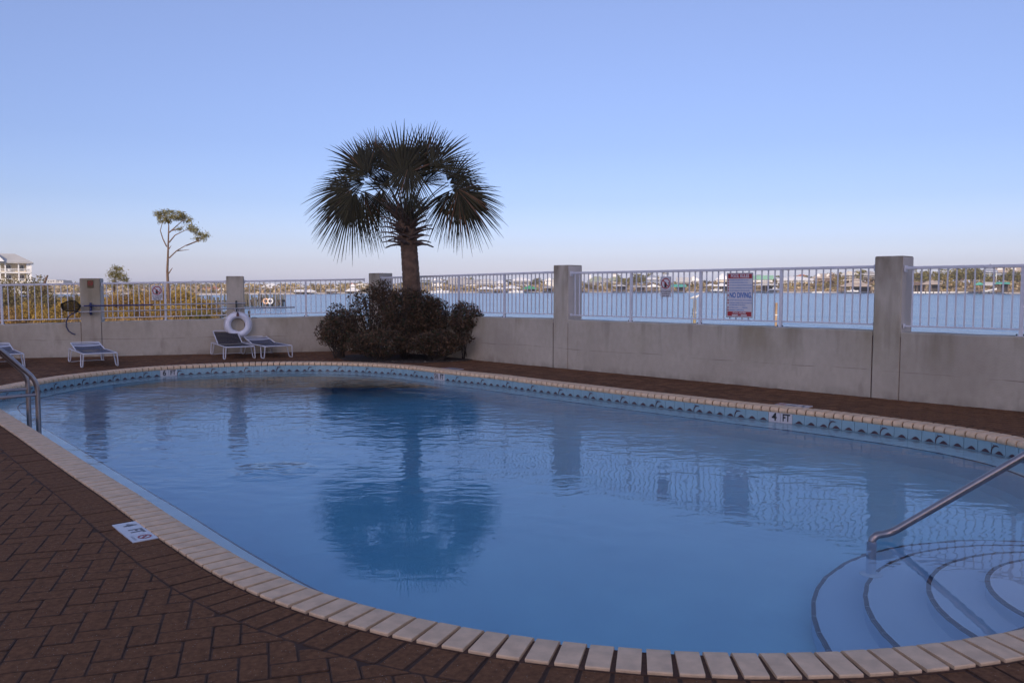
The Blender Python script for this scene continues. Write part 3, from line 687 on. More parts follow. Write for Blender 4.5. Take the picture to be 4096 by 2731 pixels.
for q, (a, b, td, _, wl, rl) in enumerate(SP):
    if td is LT: z0, z1, r0, r1 = lz(a.x), lz(b.x), lr(a.x), lr(b.x)
    else: z0, z1, r0, r1 = .895, .905, 1.765, 1.785
    if q == 3: r0, z0 = 1.72, .85
    wall(wl, a, b, td, z0, z1); d = (b-a).length
    railing(rl, a, b, td, z0, z1, r0, r1, max(2, round(d/1.34)), 12 if td is LT else 13)

# ------------------------------------------------------------------ signs
def sign_at(fxc, fyt, fyb, wpx, tdir, foot, nrm, name, label, extra=.035):
    # where the sign plane (a vertical plane in front of the pickets) is met by the sight line
    k_ = (fxc - CXP) / F; pt = foot - nrm * (RAIL_Y - extra); den = tdir.x - k_*tdir.y * 1.0
    # solve x = k*dep with dep ~ y cos + h sin (h at mid height)
    p = None; s = 0
    for it in range(6):
        q = pt + tdir*s; z = EYE - .05; dep = q.y*math.cos(PITCH) - (z-EYE)*math.sin(PITCH); f0 = q.x - k_*dep; df = tdir.x - k_*tdir.y*math.cos(PITCH); s -= f0/df
    q = pt + tdir*s; zt = D(fxc, fyt, q.y).z; zb = D(fxc, fyb, q.y).z
    ks = wpx / F * q.y; wd = ks / abs(tdir.x - k_*tdir.y)
    t = thing(name, label, 'sign', (q.x, q.y, (zt+zb)/2), math.atan2(tdir.y, tdir.x)); return t, wd, zt - zb
def glyph(name, body, size, m, parent, x, z, align='CENTER', bold=.0, ws=1.0, y=-.0045):
    o = link(name, text_mesh(name, body, size, m, align, bold, ws), parent, (x, y, z)); o.rotation_euler = (R(90),0,0); return o
def flat(mb, x0, z0, x1, z1, y, m=0): mb.add([(x0,y,z0),(x1,y,z0),(x1,y,z1),(x0,y,z1)], [(0,1,2,3)], m)
def no_glass(t, wd, ht):
    mb = MB(); mb.box(-wd/2, -.002, -ht/2, wd/2, .002, ht/2); mb.build('panel', SIGNW, t)
    mb = MB(); e = .004
    for (x0,z0,x1,z1) in ((-wd/2+.01,ht/2-.02,wd/2-.01,ht/2-.02+e),(-wd/2+.01,-ht*.16,wd/2-.01,-ht*.16+e),(-wd/2+.01,-ht*.16,-wd/2+.01+e,ht/2-.02),(wd/2-.01-e,-ht*.16,wd/2-.01,ht/2-.02)): flat(mb, x0,z0,x1,z1,-.0032)
    mb.build('border', GREYP, t)
    mb = MB(); cz = ht*.16; r1, r2 = wd*.42, wd*.345
    for i in range(32):
        a, b = 2*math.pi*i/32, 2*math.pi*(i+1)/32
        mb.add([(r1*math.cos(a),-.005,cz+r1*math.sin(a)),(r1*math.cos(b),-.005,cz+r1*math.sin(b)),(r2*math.cos(b),-.005,cz+r2*math.sin(b)),(r2*math.cos(a),-.005,cz+r2*math.sin(a))], [(0,1,2,3)])
    q = r1*.7; e = wd*.028; mb.add([(-q-e,-.0054,cz+q-e),(-q+e,-.0054,cz+q+e),(q+e,-.0054,cz-q+e),(q-e,-.0054,cz-q-e)], [(0,1,2,3)])
    mb.build('prohibition_ring', REDP, t)
    mb = MB(); u = wd*.1                    # bottle and glass
    mb.add([(-u*1.3,-.004,cz-r2*.92),(u*.9,-.004,cz-r2*.92),(u*.9,-.004,cz+r2*.02),(u*.5,-.004,cz+r2*.22),(-u*.6,-.004,cz+r2*.22),(-u*1.3,-.004,cz+r2*.02)], [(0,1,2,3,4,5)])
    flat(mb, -u*.4, cz+r2*.22, u*.3, cz+r2*.36, -.004)
    mb.add([(u*1.9,-.004,cz+r2*.22),(u*3.2,-.004,cz+r2*.22),(u*2.6,-.004,cz-r2*.16)], [(0,1,2)]); flat(mb, u*2.45, cz-r2*.4, u*2.75, cz-r2*.1, -.004); flat(mb, u*2.1, cz-r2*.46, u*3.0, cz-r2*.4, -.004)
    flat(mb, -wd*.40, cz-r2*.98, -wd*.2, cz-r2*.88, -.004)
    mb.build('bottle_and_glass', BLACKP, t)
    for i, s in enumerate(('NO GLASSWARE', 'ALLOWED IN', 'POOL AREA')): glyph('lettering', s, wd*.135, BLACKP, t, 0, -ht*(.235 + .105*i), bold=.001, ws=.92)
t, wd, ht = sign_at(2663, 1106, 1188, 43, RT, CORN, RN, 'no_glass_sign', 'no glassware sign on the right railing, left of the pool rules'); no_glass(t, wd, ht)
t, wd, ht = sign_at(628, 1142, 1201, 44, LT, CORN, LN, 'no_glass_sign', 'small no glassware sign on the left railing above the pool poles'); no_glass(t, wd, ht)
t, wd, ht = sign_at(2959, 1091.5, 1270, 104, RT, CORN, RN, 'pool_rules_sign', 'tall white pool rules sign with red bands on the railing')
mb = MB(); mb.box(-wd/2, -.003, -ht/2, wd/2, .003, ht/2); mb.build('panel', SIGNW, t)
mb = MB(); e = .006
for (x0,z0,x1,z1) in ((-wd/2,ht/2-e,wd/2,ht/2),(-wd/2,-ht/2,wd/2,-ht/2+e),(-wd/2,-ht/2+e,-wd/2+e,ht/2-e),(wd/2-e,-ht/2+e,wd/2,ht/2-e)): mb.box(x0,-.007,z0,x1,-.0035,z1)
mb.build('frame', GREYP, t)
Zs = lambda y: ht/2 - ht*(y - 262)/(1385 - 262)         # rows measured on the photograph
for z0_, z1_ in ((402,288),(1350,1235)): mb = MB(); flat(mb, -wd*.46, Zs(z0_), wd*.46, Zs(z1_), -.0042); mb.build('red_band', REDP, t)
glyph('lettering', 'POOL RULES', ht*.1, SIGNW, t, 0, Zs(345), bold=.0022, ws=.80, y=-.006)
glyph('lettering', 'POOL HOURS', ht*.052, SIGNW, t, 0, Zs(1268), bold=.0012, ws=1.0, y=-.006)
for x0_, x1_ in ((-.28,-.05),(.06,.29)): mb = MB(); flat(mb, wd*x0_, Zs(1340), wd*x1_, Zs(1308), -.006); mb.build('hours_blank', SIGNW, t)
glyph('lettering', 'TO', ht*.024, SIGNW, t, 0, Zs(1325), y=-.006)
for y_, s in ((445,'WARNING: NO LIFEGUARD ON DUTY'),(508,'SHOWER BEFORE ENTERING POOL'),(573,'NO GLASS OR ANIMALS IN FENCED POOL AREA'),(643,'NO FOOD OR BEVERAGES IN POOL OR ON DECK'),(708,'DO NOT SWALLOW THE POOL WATER'),(950,'DO NOT USE POOL IF ILL WITH DIARRHEA'),(1018,'CHILDREN UNDER 12 YRS. OLD MUST BE'),(1072,'ACCOMPANIED BY AN ADULT'),(1135,'BATHING LOAD ______ PERSONS'),(1198,'EMERGENCY ASSISTANCE #')):
    ln = {445:.73,508:.70,573:.86,643:.86,708:.77,950:.86,1018:.86,1072:.62,1135:.70,1198:.56}[y_]*wd; me = text_mesh('lettering', s, ht*.033, BLUEL, 'LEFT', .0014)
    xs = [v.co.x for v in me.vertices]; me.transform(Matrix.Diagonal((ln/(max(xs)-min(xs)), 1, 1, 1))); o = link('lettering', me, t, (-wd*.39, -.0045, Zs(y_))); o.rotation_euler = (R(90),0,0)
o = glyph('lettering', 'NO DIVING.', ht*.165, BLUEP, t, 0, Zs(828), 'LEFT', .004, 1.0); xs = [v.co.x for v in o.data.vertices]; o.data.transform(Matrix.Diagonal((wd*.85/(max(xs)-min(xs)),1,1,1))); o.location.x = -wd*.39
mb = MB(); flat(mb, -.0, -.011, wd*.05, .011, 0); BUL = mesh_of(mb, 'bullet', REDP)
for y_ in (445,508,573,643,708,828,950,1018,1135,1198): link('bullet', BUL, t, (-wd*.465, -.0043, Zs(y_)))
# plaque on the first pillar
pc = left_pt(LP[0][0]); q = D(360.5, 1136, pc.y - .02)
t = thing('no_smoking_plaque', 'small brown plaque with a ring symbol on the first pillar', 'plaque', (q.x, LW(q.x) - .012, q.z), math.atan2(LT.y, LT.x))
mb = MB(); mb.box(-.062, -.006, -.079, .062, .006, .079); mb.build('panel', BROWNS, t, bevel=.002)
mb = MB()
for i in range(24):
    a, b = 2*math.pi*i/24, 2*math.pi*(i+1)/24
    mb.add([(.05*math.cos(a),-.008,.018+.05*math.sin(a)),(.05*math.cos(b),-.008,.018+.05*math.sin(b)),(.04*math.cos(b),-.008,.018+.04*math.sin(b)),(.04*math.cos(a),-.008,.018+.04*math.sin(a))], [(0,1,2,3)])
mb.add([(-.038,-.0085,.048),(-.030,-.0085,.054),(.038,-.0085,-.012),(.030,-.0085,-.018)], [(0,1,2,3)]); flat(mb, -.03, .012, .03, .022, -.008); mb.build('symbol', REDP, t)

# ------------------------------------------------------------------ life ring, poles
p2 = left_pt(LP[1][0]); fc = p2 + LN*.012; q = D(951.4, 1299, fc.y - .07)
t = thing('life_ring', 'white life ring hanging on a pillar above two loungers', 'life ring', (q.x, LW(q.x) - .085, q.z), math.atan2(LT.y, LT.x))
rm, rt_ = .215, .068
MB().tube([(rm*math.cos(a), 0, rm*math.sin(a)) for a in np.linspace(0, 2*math.pi, 40, endpoint=False)], rt_, 14, closed=True).build('ring', RINGW, t, smooth=True)
rp = [((rm+rt_+.012)*math.cos(a), -.02 + .012*math.sin(4*a), (rm+rt_+.006 + .012*math.cos(4*a))*math.sin(a)) for a in np.linspace(0, 2*math.pi, 48, endpoint=False)]
MB().tube(rp, .006, 6, closed=True).build('rope', RINGW, t, smooth=True)
mb = MB(); mb.tube([(-.10,-.06,.30),(-.03,-.075,.25),(.05,-.08,.22),(.16,-.075,.16),(.24,-.05,.08)], .006, 6); mb.tube([(0,.03,.33),(-.06,-.04,.36),(-.02,-.07,.27)], .005, 6); mb.tube([(0,.03,.33),(.05,-.03,.35),(.02,-.07,.26)], .005, 6); mb.build('hanging_cord', RINGW, t, smooth=True)
mb = MB(); mb.box(-.028, -.095, .19, .028, -.03, .25); mb.box(-.02, -.09, .25, .02, .05, .275); mb.build('clip', mat('dark_red_plastic', (.10, .03, .03), .5), t, bevel=.006)
def on_left(fx, fy, out):              # a point a little in front of the left wall
    y = 18.0
    for _ in range(6):
        p = D(fx, fy, y); y = LW(p.x) - out
    return D(fx, fy, y)
a, m1, m2, b = on_left(322, 1224, .12), on_left(336, 1223.5, .12), on_left(612, 1219.5, .12), on_left(985, 1212, .12)
t = thing('leaf_net', 'dark pool net on a blue and silver pole across the left railing', 'pool net', a)
MB().tube([m1-a, m2-a], .0165, 10).build('grip', BLUEM, t, smooth=True)
mb = MB(); mb.tube([Vector((0,0,0)), m1-a], .010, 8); mb.tube([m2-a, b-a], .0135, 8); mb.build('pole', ALU, t, smooth=True)
zp = lambda x, y: on_left(x/4.612, 980 + y/4.612, .14) - a
fr = [zp(*p) for p in ((1492,1122),(1470,1165),(1450,1195),(1430,1222),(1380,1226),(1300,1222),(1230,1218),(1175,1200),(1145,1165),(1125,1120),(1130,1085),(1180,1065),(1250,1040),(1330,1026),(1385,1030),(1425,1060),(1465,1098))]
MB().tube(fr, .011, 8, closed=True).build('net_frame', NETM, t, smooth=True)
mb = MB(); lo = sum(fr, Vector()) / len(fr)
def netpt(u, v):        # inside the frame, bagging a little
    x = 1128 + u*362; top = np.interp(x, (1128,1180,1250,1330,1385,1425,1490), (1088,1066,1041,1027,1031,1061,1120)); bot = np.interp(x, (1128,1145,1175,1230,1300,1430,1450,1490), (1118,1164,1199,1217,1221,1221,1194,1124))
    p = zp(x, top + (bot-top)*v); return p + LN * (-.05 * math.sin(math.pi*u) * math.sin(math.pi*v))
for i in range(1, 34): mb.tube([netpt(i/34, j/8) for j in range(9)], .0033, 3)
for j in range(1, 20): mb.tube([netpt(.01 + .98*i/10, j/20) for i in range(11)], .0033, 3)
mb.build('net_mesh', NETM, t)
a, b = on_left(310, 1248, .11), on_left(1180, 1228.5, .11)
t = thing('brush_pole', 'long silver pole with a curved brush hanging below the pool net', 'pool pole', a)
MB().tube([Vector((0,0,0)), (b-a)*.62, b-a], [.0125, .0125, .0165], 8).build('pole', ALU, t, smooth=True)
br = [on_left(x/2.0909, 750 + y/2.0909, .10) - a for x, y in ((648,1040),(600,1055),(570,1085),(555,1125),(556,1165),(575,1200),(605,1220),(632,1230))]
MB().tube(br, .014, 8).build('brush_head', mat('dull_blue_rubber', (.045, .045, .09), .6), t, smooth=True)
for fx, fy, m_, lab, grp in ((362, 1222, BLUEM, 'blue hook on the plaque pillar carrying the two pool poles', 0), (945, 1213, DARKG, 'dark green hook above the life ring carrying the two pool poles', 1)):
    p = on_left(fx, fy, .09); t = thing('pole_hook', lab, 'hook', p, math.atan2(LT.y, LT.x), 'hooks carrying the pool poles')
    mb = MB(); mb.box(-.016, -.01, -.20, .016, .085, .06); mb.build('plate', m_, t, bevel=.004)
    mb = MB(); [mb.tube([(0,0,z), (0,-.05,z-.028), (0,-.085,z-.015), (0,-.09,z+.03)], .009, 6) for z in (.0, -.16)]; mb.build('hook_arm', m_, t, smooth=True)

# ------------------------------------------------------------------ sun loungers (origin under the middle of the foot end, +y towards the head)
LG = 'chaise lounges along the left wall'; LSC = .86
def lounger(label, back=18, dark=False):
    t = thing('sun_lounger', label, 'sun lounger', (0,0,0), 0, LG); W2, L_, H = .33, 1.92, .30
    mb = MB()
    for sx in (-1, 1):
        x = sx*W2
        for y0, dr in ((0, 1), (L_-.5, 1)):
            pts = [(x*1.0, y0-.02 if y0 == 0 else y0+.5, H), (x*1.06, (y0 - .0) if y0 == 0 else y0+.5, .014), (x*1.06, (y0+.24) if y0 == 0 else y0+.26, .014), (x*.98, (y0+.34) if y0 == 0 else y0+.15, H-.02)]
            mb.tube(smooth_path([Vector(p) for p in pts], .05, 4), .0135, 8)
        mb.tube([(x,.0,H), (x,L_,H)], .0135, 8)
    mb.tube(smooth_path([Vector(p) for p in ((-W2,.1,H),(-W2,-.02,H),(W2,-.02,H),(W2,.1,H))], .07, 5), .0145, 8)
    mb.tube([(-W2,L_,H),(W2,L_,H)], .0135, 8); mb.tube([(-W2,.34,H-.03),(W2,.34,H-.03)], .010, 6); mb.tube([(-W2,L_-.36,H-.03),(W2,L_-.36,H-.03)], .010, 6)
    mb.build('frame', WHITE, t, smooth=True)
    br = MB(); br.tube([(-W2*1.06, L_-.36, .02), (-W2*.6, L_-.34, .03), (W2*.6, L_-.34, .03), (W2*1.06, L_-.36, .02)], .008, 6); br.build('stretcher', WHITE, t, smooth=True)
    # straps of the seat, then of the raised back
    yb = L_ - .72; m_ = SLINGD if dark else SLING; ns = 17
    for i in range(ns):
        y = .03 + (yb-.03)*(i+.5)/ns; h = (yb-.03)/ns*.46; sg = MB(); n = 6
        for k in range(n):
            x0, x1 = -W2+.012+(2*W2-.024)*k/n, -W2+.012+(2*W2-.024)*(k+1)/n; z0, z1 = [H+.006-.028*(1-(x/W2)**2) for x in (x0,x1)]
            sg.add([(x0,y-h,z0),(x1,y-h,z1),(x1,y+h,z1),(x0,y+h,z0)], [(0,1,2,3)])
        sg.build('seat_strap', m_, t)
    ab = R(back); fr_ = MB(); P_ = lambda x, s: (x, yb + s*math.cos(ab), H + .01 + s*math.sin(ab))
    fr_.tube(smooth_path([Vector(P_(-W2*.9,0)), Vector(P_(-W2*.9,.72)), Vector(P_(W2*.9,.72)), Vector(P_(W2*.9,0))], .06, 5), .0135, 8); bk = fr_.build('back_frame', WHITE, t, smooth=True)
    nb_ = 9
    for i in range(nb_):
        s0, s1 = .03 + .66*i/nb_, .03 + .66*(i+.9)/nb_; white_row = (not dark and i in (5, 6, 8)); sg = MB(); n = 6; z_ = .0  # a few of the back straps are white
        for k in range(n):
            x0, x1 = -W2*.88 + W2*1.76*k/n, -W2*.88 + W2*1.76*(k+1)/n; d0, d1 = [-.02*(1-(x/W2)**2) for x in (x0,x1)]
            A, B, C_, D_ = P_(x0,s0), P_(x1,s0), P_(x1,s1), P_(x0,s1); sg.add([(A[0],A[1],A[2]+d0),(B[0],B[1],B[2]+d1),(C_[0],C_[1],C_[2]+d1),(D_[0],D_[1],D_[2]+d0)], [(0,1,2,3)])
        sg.build('back_strap', STRAPW if white_row else m_, bk)
    return t
l1 = lounger('lone white framed lounger with slate straps left of the plaque pillar foot', 10); l1.location = (-7.68, 15.22, 0); l1.rotation_euler.z = math.atan2(.59, .80)
l0 = dup_tree(l1, (-9.28, 14.95, 0), math.atan2(.62, .78), 'lounger cut by the left edge of the picture, behind the grab rails')
l3 = dup_tree(l1, (-4.90, 17.12, 0), math.atan2(.56, .83), 'white striped lounger nearest the shrub, half hidden by the dark one')
l2 = lounger('lounger with its dark back steeply raised under the life ring', 24, True); l2.location = (-5.62, 16.88, 0); l2.rotation_euler.z = math.atan2(.50, .87)
for l_ in (l0, l1, l2, l3): l_.scale = (LSC, LSC, LSC)

# ------------------------------------------------------------------ leaf scatter
def leaves(n, pts, size, aspect=.45, tilt=1.0, jit=.4):
    pts = np.asarray(pts)[:n]; n = len(pts)
    a = rng.normal(size=(n,3)); a /= np.linalg.norm(a, axis=1)[:,None]; b = rng.normal(size=(n,3)); b -= a*(a*b).sum(1)[:,None]; b /= np.linalg.norm(b, axis=1)[:,None]
    s = size * (1 - jit + 2*jit*rng.random((n,1))); u = a*s; v = b*s*aspect
    Q = np.stack([pts-u, pts-v*1.0, pts+u, pts+v], 1); return Q.reshape(-1,3)
def lobes(n, lob, shell=.45):           # random points inside ellipsoid lobes, crowded to the shell
    L_ = np.array([l for l in lob], float); vol = L_[:,3]*L_[:,4]*L_[:,5]; idx = rng.choice(len(L_), n, p=vol/vol.sum())
    d = rng.normal(size=(n,3)); d /= np.linalg.norm(d, axis=1)[:,None]; r = (1 - shell*rng.random((n,1))**1.5)
    return L_[idx,:3] + d*r*L_[idx,3:6]

# ------------------------------------------------------------------ palm in the corner bed
PY = 17.7
def pz(x, y, dy=0): return D(1100 + x/1.425, 400 + y/1.425, PY + dy)
pbase = pz(781, 1230); pbase.z = 0
palm = thing('palm_tree', 'stout sabal palm rising out of the dark shrub in the corner', 'palm', pbase)
tp = [pz(x, y) - pbase for x, y in ((775,1420),(781,1150),(779,1080),(775,1000),(768,900),(764,840),(757,760),(748,690),(745,640))]
rr = [.215,.20,.196,.188,.183,.18,.20,.17,.10]
path = []; rad = []
for i in range(len(tp)-1):
    for s in range(9):
        f = s/9; path.append(tp[i].lerp(tp[i+1], f)); rad.append((rr[i]*(1-f)+rr[i+1]*f) * (1 + .022*math.sin((i*9+s)*2.1) + random.uniform(-.012,.012)))
MB().tube(path, rad, 20).build('trunk', PALMT, palm, smooth=True)
crown = pz(748, 650) - pbase
for i in range(64):                      # cut leaf bases criss-crossing below the crown
    an = i*2.39996 + random.uniform(-.2,.2); h = i/64; c0 = (pz(760, 830).lerp(pz(747, 640), h)) - pbase; r0 = .17*(1-.35*h); ln = random.uniform(.42,.62)*(1 - .12*h); up = .22 + .75*h + random.uniform(-.1,.12)
    d = Vector((math.cos(an), math.sin(an), 0)); s_ = Vector((-math.sin(an), math.cos(an), 0)); mb = MB(); vs = []; skew = random.uniform(-.3,.3)
    for t_, wd_, th_ in ((0,.065,.02),(.35,.042,.018),(.7,.024,.014),(1,.020,.010)):
        q = c0 + d*(r0 + ln*.75*t_) + Vector((0,0,ln*(up*t_ - .30*t_*t_))) + s_*skew*ln*t_
        vs += [q - s_*wd_ - Vector((0,0,th_)), q + s_*wd_ - Vector((0,0,th_)), q + s_*wd_*.8 + Vector((0,0,th_)), q - s_*wd_*.8 + Vector((0,0,th_))]
    fs = [(4*j+k, 4*j+(k+1)%4, 4*j+4+(k+1)%4, 4*j+4+k) for j in range(3) for k in range(4)] + [(3,2,1,0),(12,13,14,15)]
    mb.add(vs, fs); mb.build('leaf_base', BOOT, palm)
def frond(hub, ax, nrm, Rr, spread, droop, seed):
    rd = random.Random(seed); ax = ax.normalized(); nrm = (nrm - ax*nrm.dot(ax)).normalized(); sd = nrm.cross(ax); V = []; N = 15
    for i in range(-N, N+1):
        th = spread*i/N; dr = ax*math.cos(th) + sd*math.sin(th); ln = Rr*(.80 + .20*math.cos(th)) * rd.uniform(.88,1.06)
        if rd.random() < .04: ln *= .6
        dr = (dr + nrm*rd.uniform(-.06,.06) - nrm*.22*abs(math.sin(th))).normalized(); side = (nrm.cross(dr)).normalized(); dth = spread/N
        st = hub + ax*(.10*Rr*(1-abs(i)/N)); prev = None; hang = droop*rd.uniform(.7,1.35); tw = rd.uniform(-.25,.25)
        for t_ in (.04,.24,.44,.64,.84,1.0):
            wd_ = ln*max(t_, .13)*math.tan(dth/2)*1.12 if t_ <= .45 else ln*.44*math.tan(dth/2)*1.05*max(.04, (1-t_)/.56)**.75
            c = st + dr*ln*t_ + Vector((0,0,-1))*hang*ln*max(0,t_-.18)**2 ; so_ = side*wd_ + nrm*wd_*.35*(1 if i % 2 else -1) + nrm*tw*wd_*t_
            if prev is not None: V += [prev[0]-prev[1], prev[0]+prev[1], c+so_, c-so_]
            prev = (c, so_)
    return np.array([tuple(v) for v in V])
FR = [(742,375,91,275,0,.06,58),(700,400,108,262,.4,.08,45),(780,395,77,258,.4,.08,45),
      (530,385,108,225,.2,.10,52),(500,395,138,215,-.2,.14,52),(470,450,168,195,.4,.2,50),
      (405,530,186,225,-.1,.22,55),(412,555,222,250,.2,.2,52),(455,570,262,265,-.2,.15,45),(505,560,295,225,.2,.2,40),
      (590,560,262,225,.3,.18,38),
      (845,345,72,250,.2,.08,48),(915,350,38,220,-.1,.12,50),(1010,435,40,205,.3,.15,48),(1050,470,10,190,.2,.2,45),
      (1060,540,4,225,-.1,.22,55),(1078,560,322,245,.2,.2,52),(1035,575,282,262,-.2,.15,45),(975,560,252,235,.2,.18,42),
      (745,420,270,215,-.8,.22,45),
      (640,340,120,185,.8,.15,45),(590,330,95,190,.7,.15,45),(790,560,288,150,-.2,.3,35),(690,480,150,150,.5,.2,26),(838,455,28,160,.5,.2,26),(660,420,60,140,.6,.2,24),(610,470,150,190,.5,.2,34),(650,480,120,150,.7,.2,26),(880,450,30,180,.6,.2,30)]
for q, (zx, zy, an, rp_, dy, drp, spr) in enumerate(FR):
    an += random.uniform(-9, 9); zx += random.uniform(-22, 22); zy += random.uniform(-18, 18); drp *= 1.5
    a = R(an); sh_ = .22*rp_; hub = pz(zx - sh_*math.cos(a), zy + sh_*math.sin(a), dy) - pbase; m_px = PY/F/1.425; ax = Vector((math.cos(a), .25*(1 if dy > 0 else -1)*abs(dy), math.sin(a)))
    nrm = Vector((random.uniform(-.35,.35), -1, .35 + random.uniform(-.25,.25)))
    an_, rp_ = an, rp_*random.uniform(.92, 1.1)
    V = frond(hub, ax, nrm, rp_*m_px*1.18, R(spr*1.18), drp, q)
    nq = len(V)//4; me = quadmesh('frond', V, [PALML, PALMD], mi=np.repeat(rng.random(nq//5 + 1) < (.22 if q in (10, 17) else .06), 5)[:nq].astype(np.int32)); fo = link('frond', me, palm)
    mid = (crown + Vector((0,0,-.1))).lerp(hub, .55) + Vector((0, 0, .12)); s0 = crown + Vector(((hub.x-crown.x)*.12, dy*.12, -.15))
    MB().tube([s0*(1-t_)**2 + mid*2*t_*(1-t_) + hub*t_*t_ for t_ in [j/6 for j in range(7)]], [.022,.018,.015,.013,.012,.011,.010], 6).build('leaf_stalk', PALML, fo, smooth=True)

# ------------------------------------------------------------------ dark shrubs round the palm
mb = MB(); bed = []
for a in np.linspace(0, 2*math.pi, 30, endpoint=False):
    bed.append((1.55*math.cos(a)*(1+.05*math.sin(5*a)), 1.15*math.sin(a)*(1+.06*math.sin(3*a))))
mb.prism(bed, -.01, .012); structure(mb.build('planting_bed_ground', mat('dark_mulch', (.05,.035,.026), .95, .4, 12, bump=.8), None, loc=(-2.15, 17.25, 0)))
SH = [(365,1305,135,135,-.5,3200,'low shrub at the left end of the dark shrub mass'),(560,1235,180,205,-.1,5200,'tall dark shrub left of the palm trunk, in front of the corner pillar'),
      (745,1230,170,190,-.6,5200,'dark brown shrub in front of the palm trunk'),(900,1270,130,165,-.4,3800,'dark shrub just right of the palm trunk'),(1095,1255,125,120,-.7,3000,'loose shrub at the right end of the mass, sky showing through its twigs'),(600,1385,235,95,-1.1,4200,'low front shrub at the foot of the palm, over the pavers'),(930,1385,190,85,-1.2,3400,'low front shrub right of the palm foot, against the right wall')]
for zx, zy, rx, rz_, dy, nl, lab in SH:
    c = pz(zx, zy, dy); m_px = (PY+dy)/F/1.425; A, B_ = rx*m_px, rz_*m_px; ry = min(A, .62)
    gz = c.z; t = thing('shrub', lab, 'shrub', (c.x, c.y, 0), 0, 'dark shrubs round the palm')
    lob = [(0,0,gz,A*.8,ry*.8,B_*.85)]
    for k_ in range(16):
        a = random.uniform(0,2*math.pi); e = random.uniform(-.4,1.2); s_ = random.choice((.16,.22,.3,.4))
        lob.append((A*.78*math.cos(a)*math.cos(e), ry*.75*math.sin(a)*math.cos(e), gz + B_*.8*math.sin(e), A*s_, ry*s_, B_*s_))
    pts = lobes(int(nl*1.5), lob, .5); pts = pts[pts[:,2] > .03]
    me = quadmesh('foliage', leaves(len(pts), pts, .027, .42), [SHRUBL, SHRUBG], mi=(rng.random(len(pts)) < .16).astype(np.int32)); link('foliage', me, t)
    mb = MB()
    for k_ in range(34):
        a = random.uniform(0, 2*math.pi); e = random.uniform(.1, 1.4); tip = Vector((A*.92*math.cos(a)*math.cos(e), ry*.9*math.sin(a)*math.cos(e), gz + B_*.97*math.sin(e))); b0 = Vector((random.uniform(-.1,.1), random.uniform(-.1,.1), 0)); md = b0.lerp(tip, .5) + Vector((0,0,-.05))
        mb.tube([b0, md, tip], [.011,.007,.003], 4)
    mb.build('branches', TWIG, t)
mb = MB()
for i in range(70):
    x, y = random.gauss(-2.1, .85), 16.25 + random.uniform(-.12,.22); s_ = random.uniform(.012,.035)
    if i > 45: x, y = random.uniform(-4.3,.2), 16.5 + random.uniform(-.1, .3)
    mb.T = Matrix.Translation((x, y, .012)) @ Matrix.Rotation(random.uniform(0,6), 4, 'Z') @ Matrix.Rotation(random.uniform(-.5,.5), 4, 'X'); mb.add([(-s_,0,0),(0,-s_*.5,.004),(s_,0,0),(0,s_*.5,.006)], [(0,1,2,3)])
mb.T = None
me = mesh_of(mb, 'fallen_leaves', mat('pale_dry_leaf', (.22,.17,.12), .8, .3, 20, island=.5)); stuff(link('fallen_leaves', me))

# ------------------------------------------------------------------ lagoon and land
LZ = -1.5
mb = MB(); mb.add([(-1450,24,0),(1450,24,0),(1450,1550,0),(-1450,1550,0)], [(0,1,2,3)]); structure(mb.build('lagoon_water', LAGW, None, loc=(0,0,LZ)))
SHP = [(-900,1172),(200,1176),(741,1180),(900,1179.5),(1200,1177),(1500,1173.5),(2000,1171),(2500,1170),(3000,1170.5),(3500,1172),(4096,1175),(5200,1181)]
SHW = [U(fx, fy, LZ) for fx, fy in SHP]
def shore_y(fx):
    return float(np.interp(fx, [s[0] for s in SHP], [p.y for p in SHW]))
def land_z(s, fx=None):
    z = float(np.interp(s, (-6,0,3,12,30,60,140,600), (-2.2,-1.5,-1.0,-.4,.9,2.0,3.0,4.0)))
    if fx is None: fx = 3000
    f_ = float(np.interp(fx, (600, 1500, 2400, 3300), (.30, .42, .8, 1.15))); return z if z < -1.0 else -1.0 + (z + 1.0) * f_
# far shore: a strip of rising ground
FXS = np.arange(-900, 5201, 50); SS = [-6,0,3,8,14,22,32,45,62,90,140,260,600]; mb = MB(); nS = len(SS)
for fx in FXS:
    y0 = shore_y(fx)
    for s in SS:
        y = y0 + s + (1.5*math.sin(fx*.021) + 1.1*math.sin(fx*.053) if s > 0 else 0); x = (fx - CXP)/F*y
        mb.v.append((x, y, land_z(s, fx) + (.45*math.sin(fx*.037 + s*.2) + .3*math.sin(fx*.11 + s*.5) if s > 10 else 0)))
for i in range(len(FXS)-1):
    for j in range(nS-1): mb.f.append((i*nS+j, (i+1)*nS+j, (i+1)*nS+j+1, i*nS+j+1)); mb.m.append(1 if j < 2 else 0)
structure(mb.build('far_shore_ground', [SHORE, BEACH], None, smooth=True))
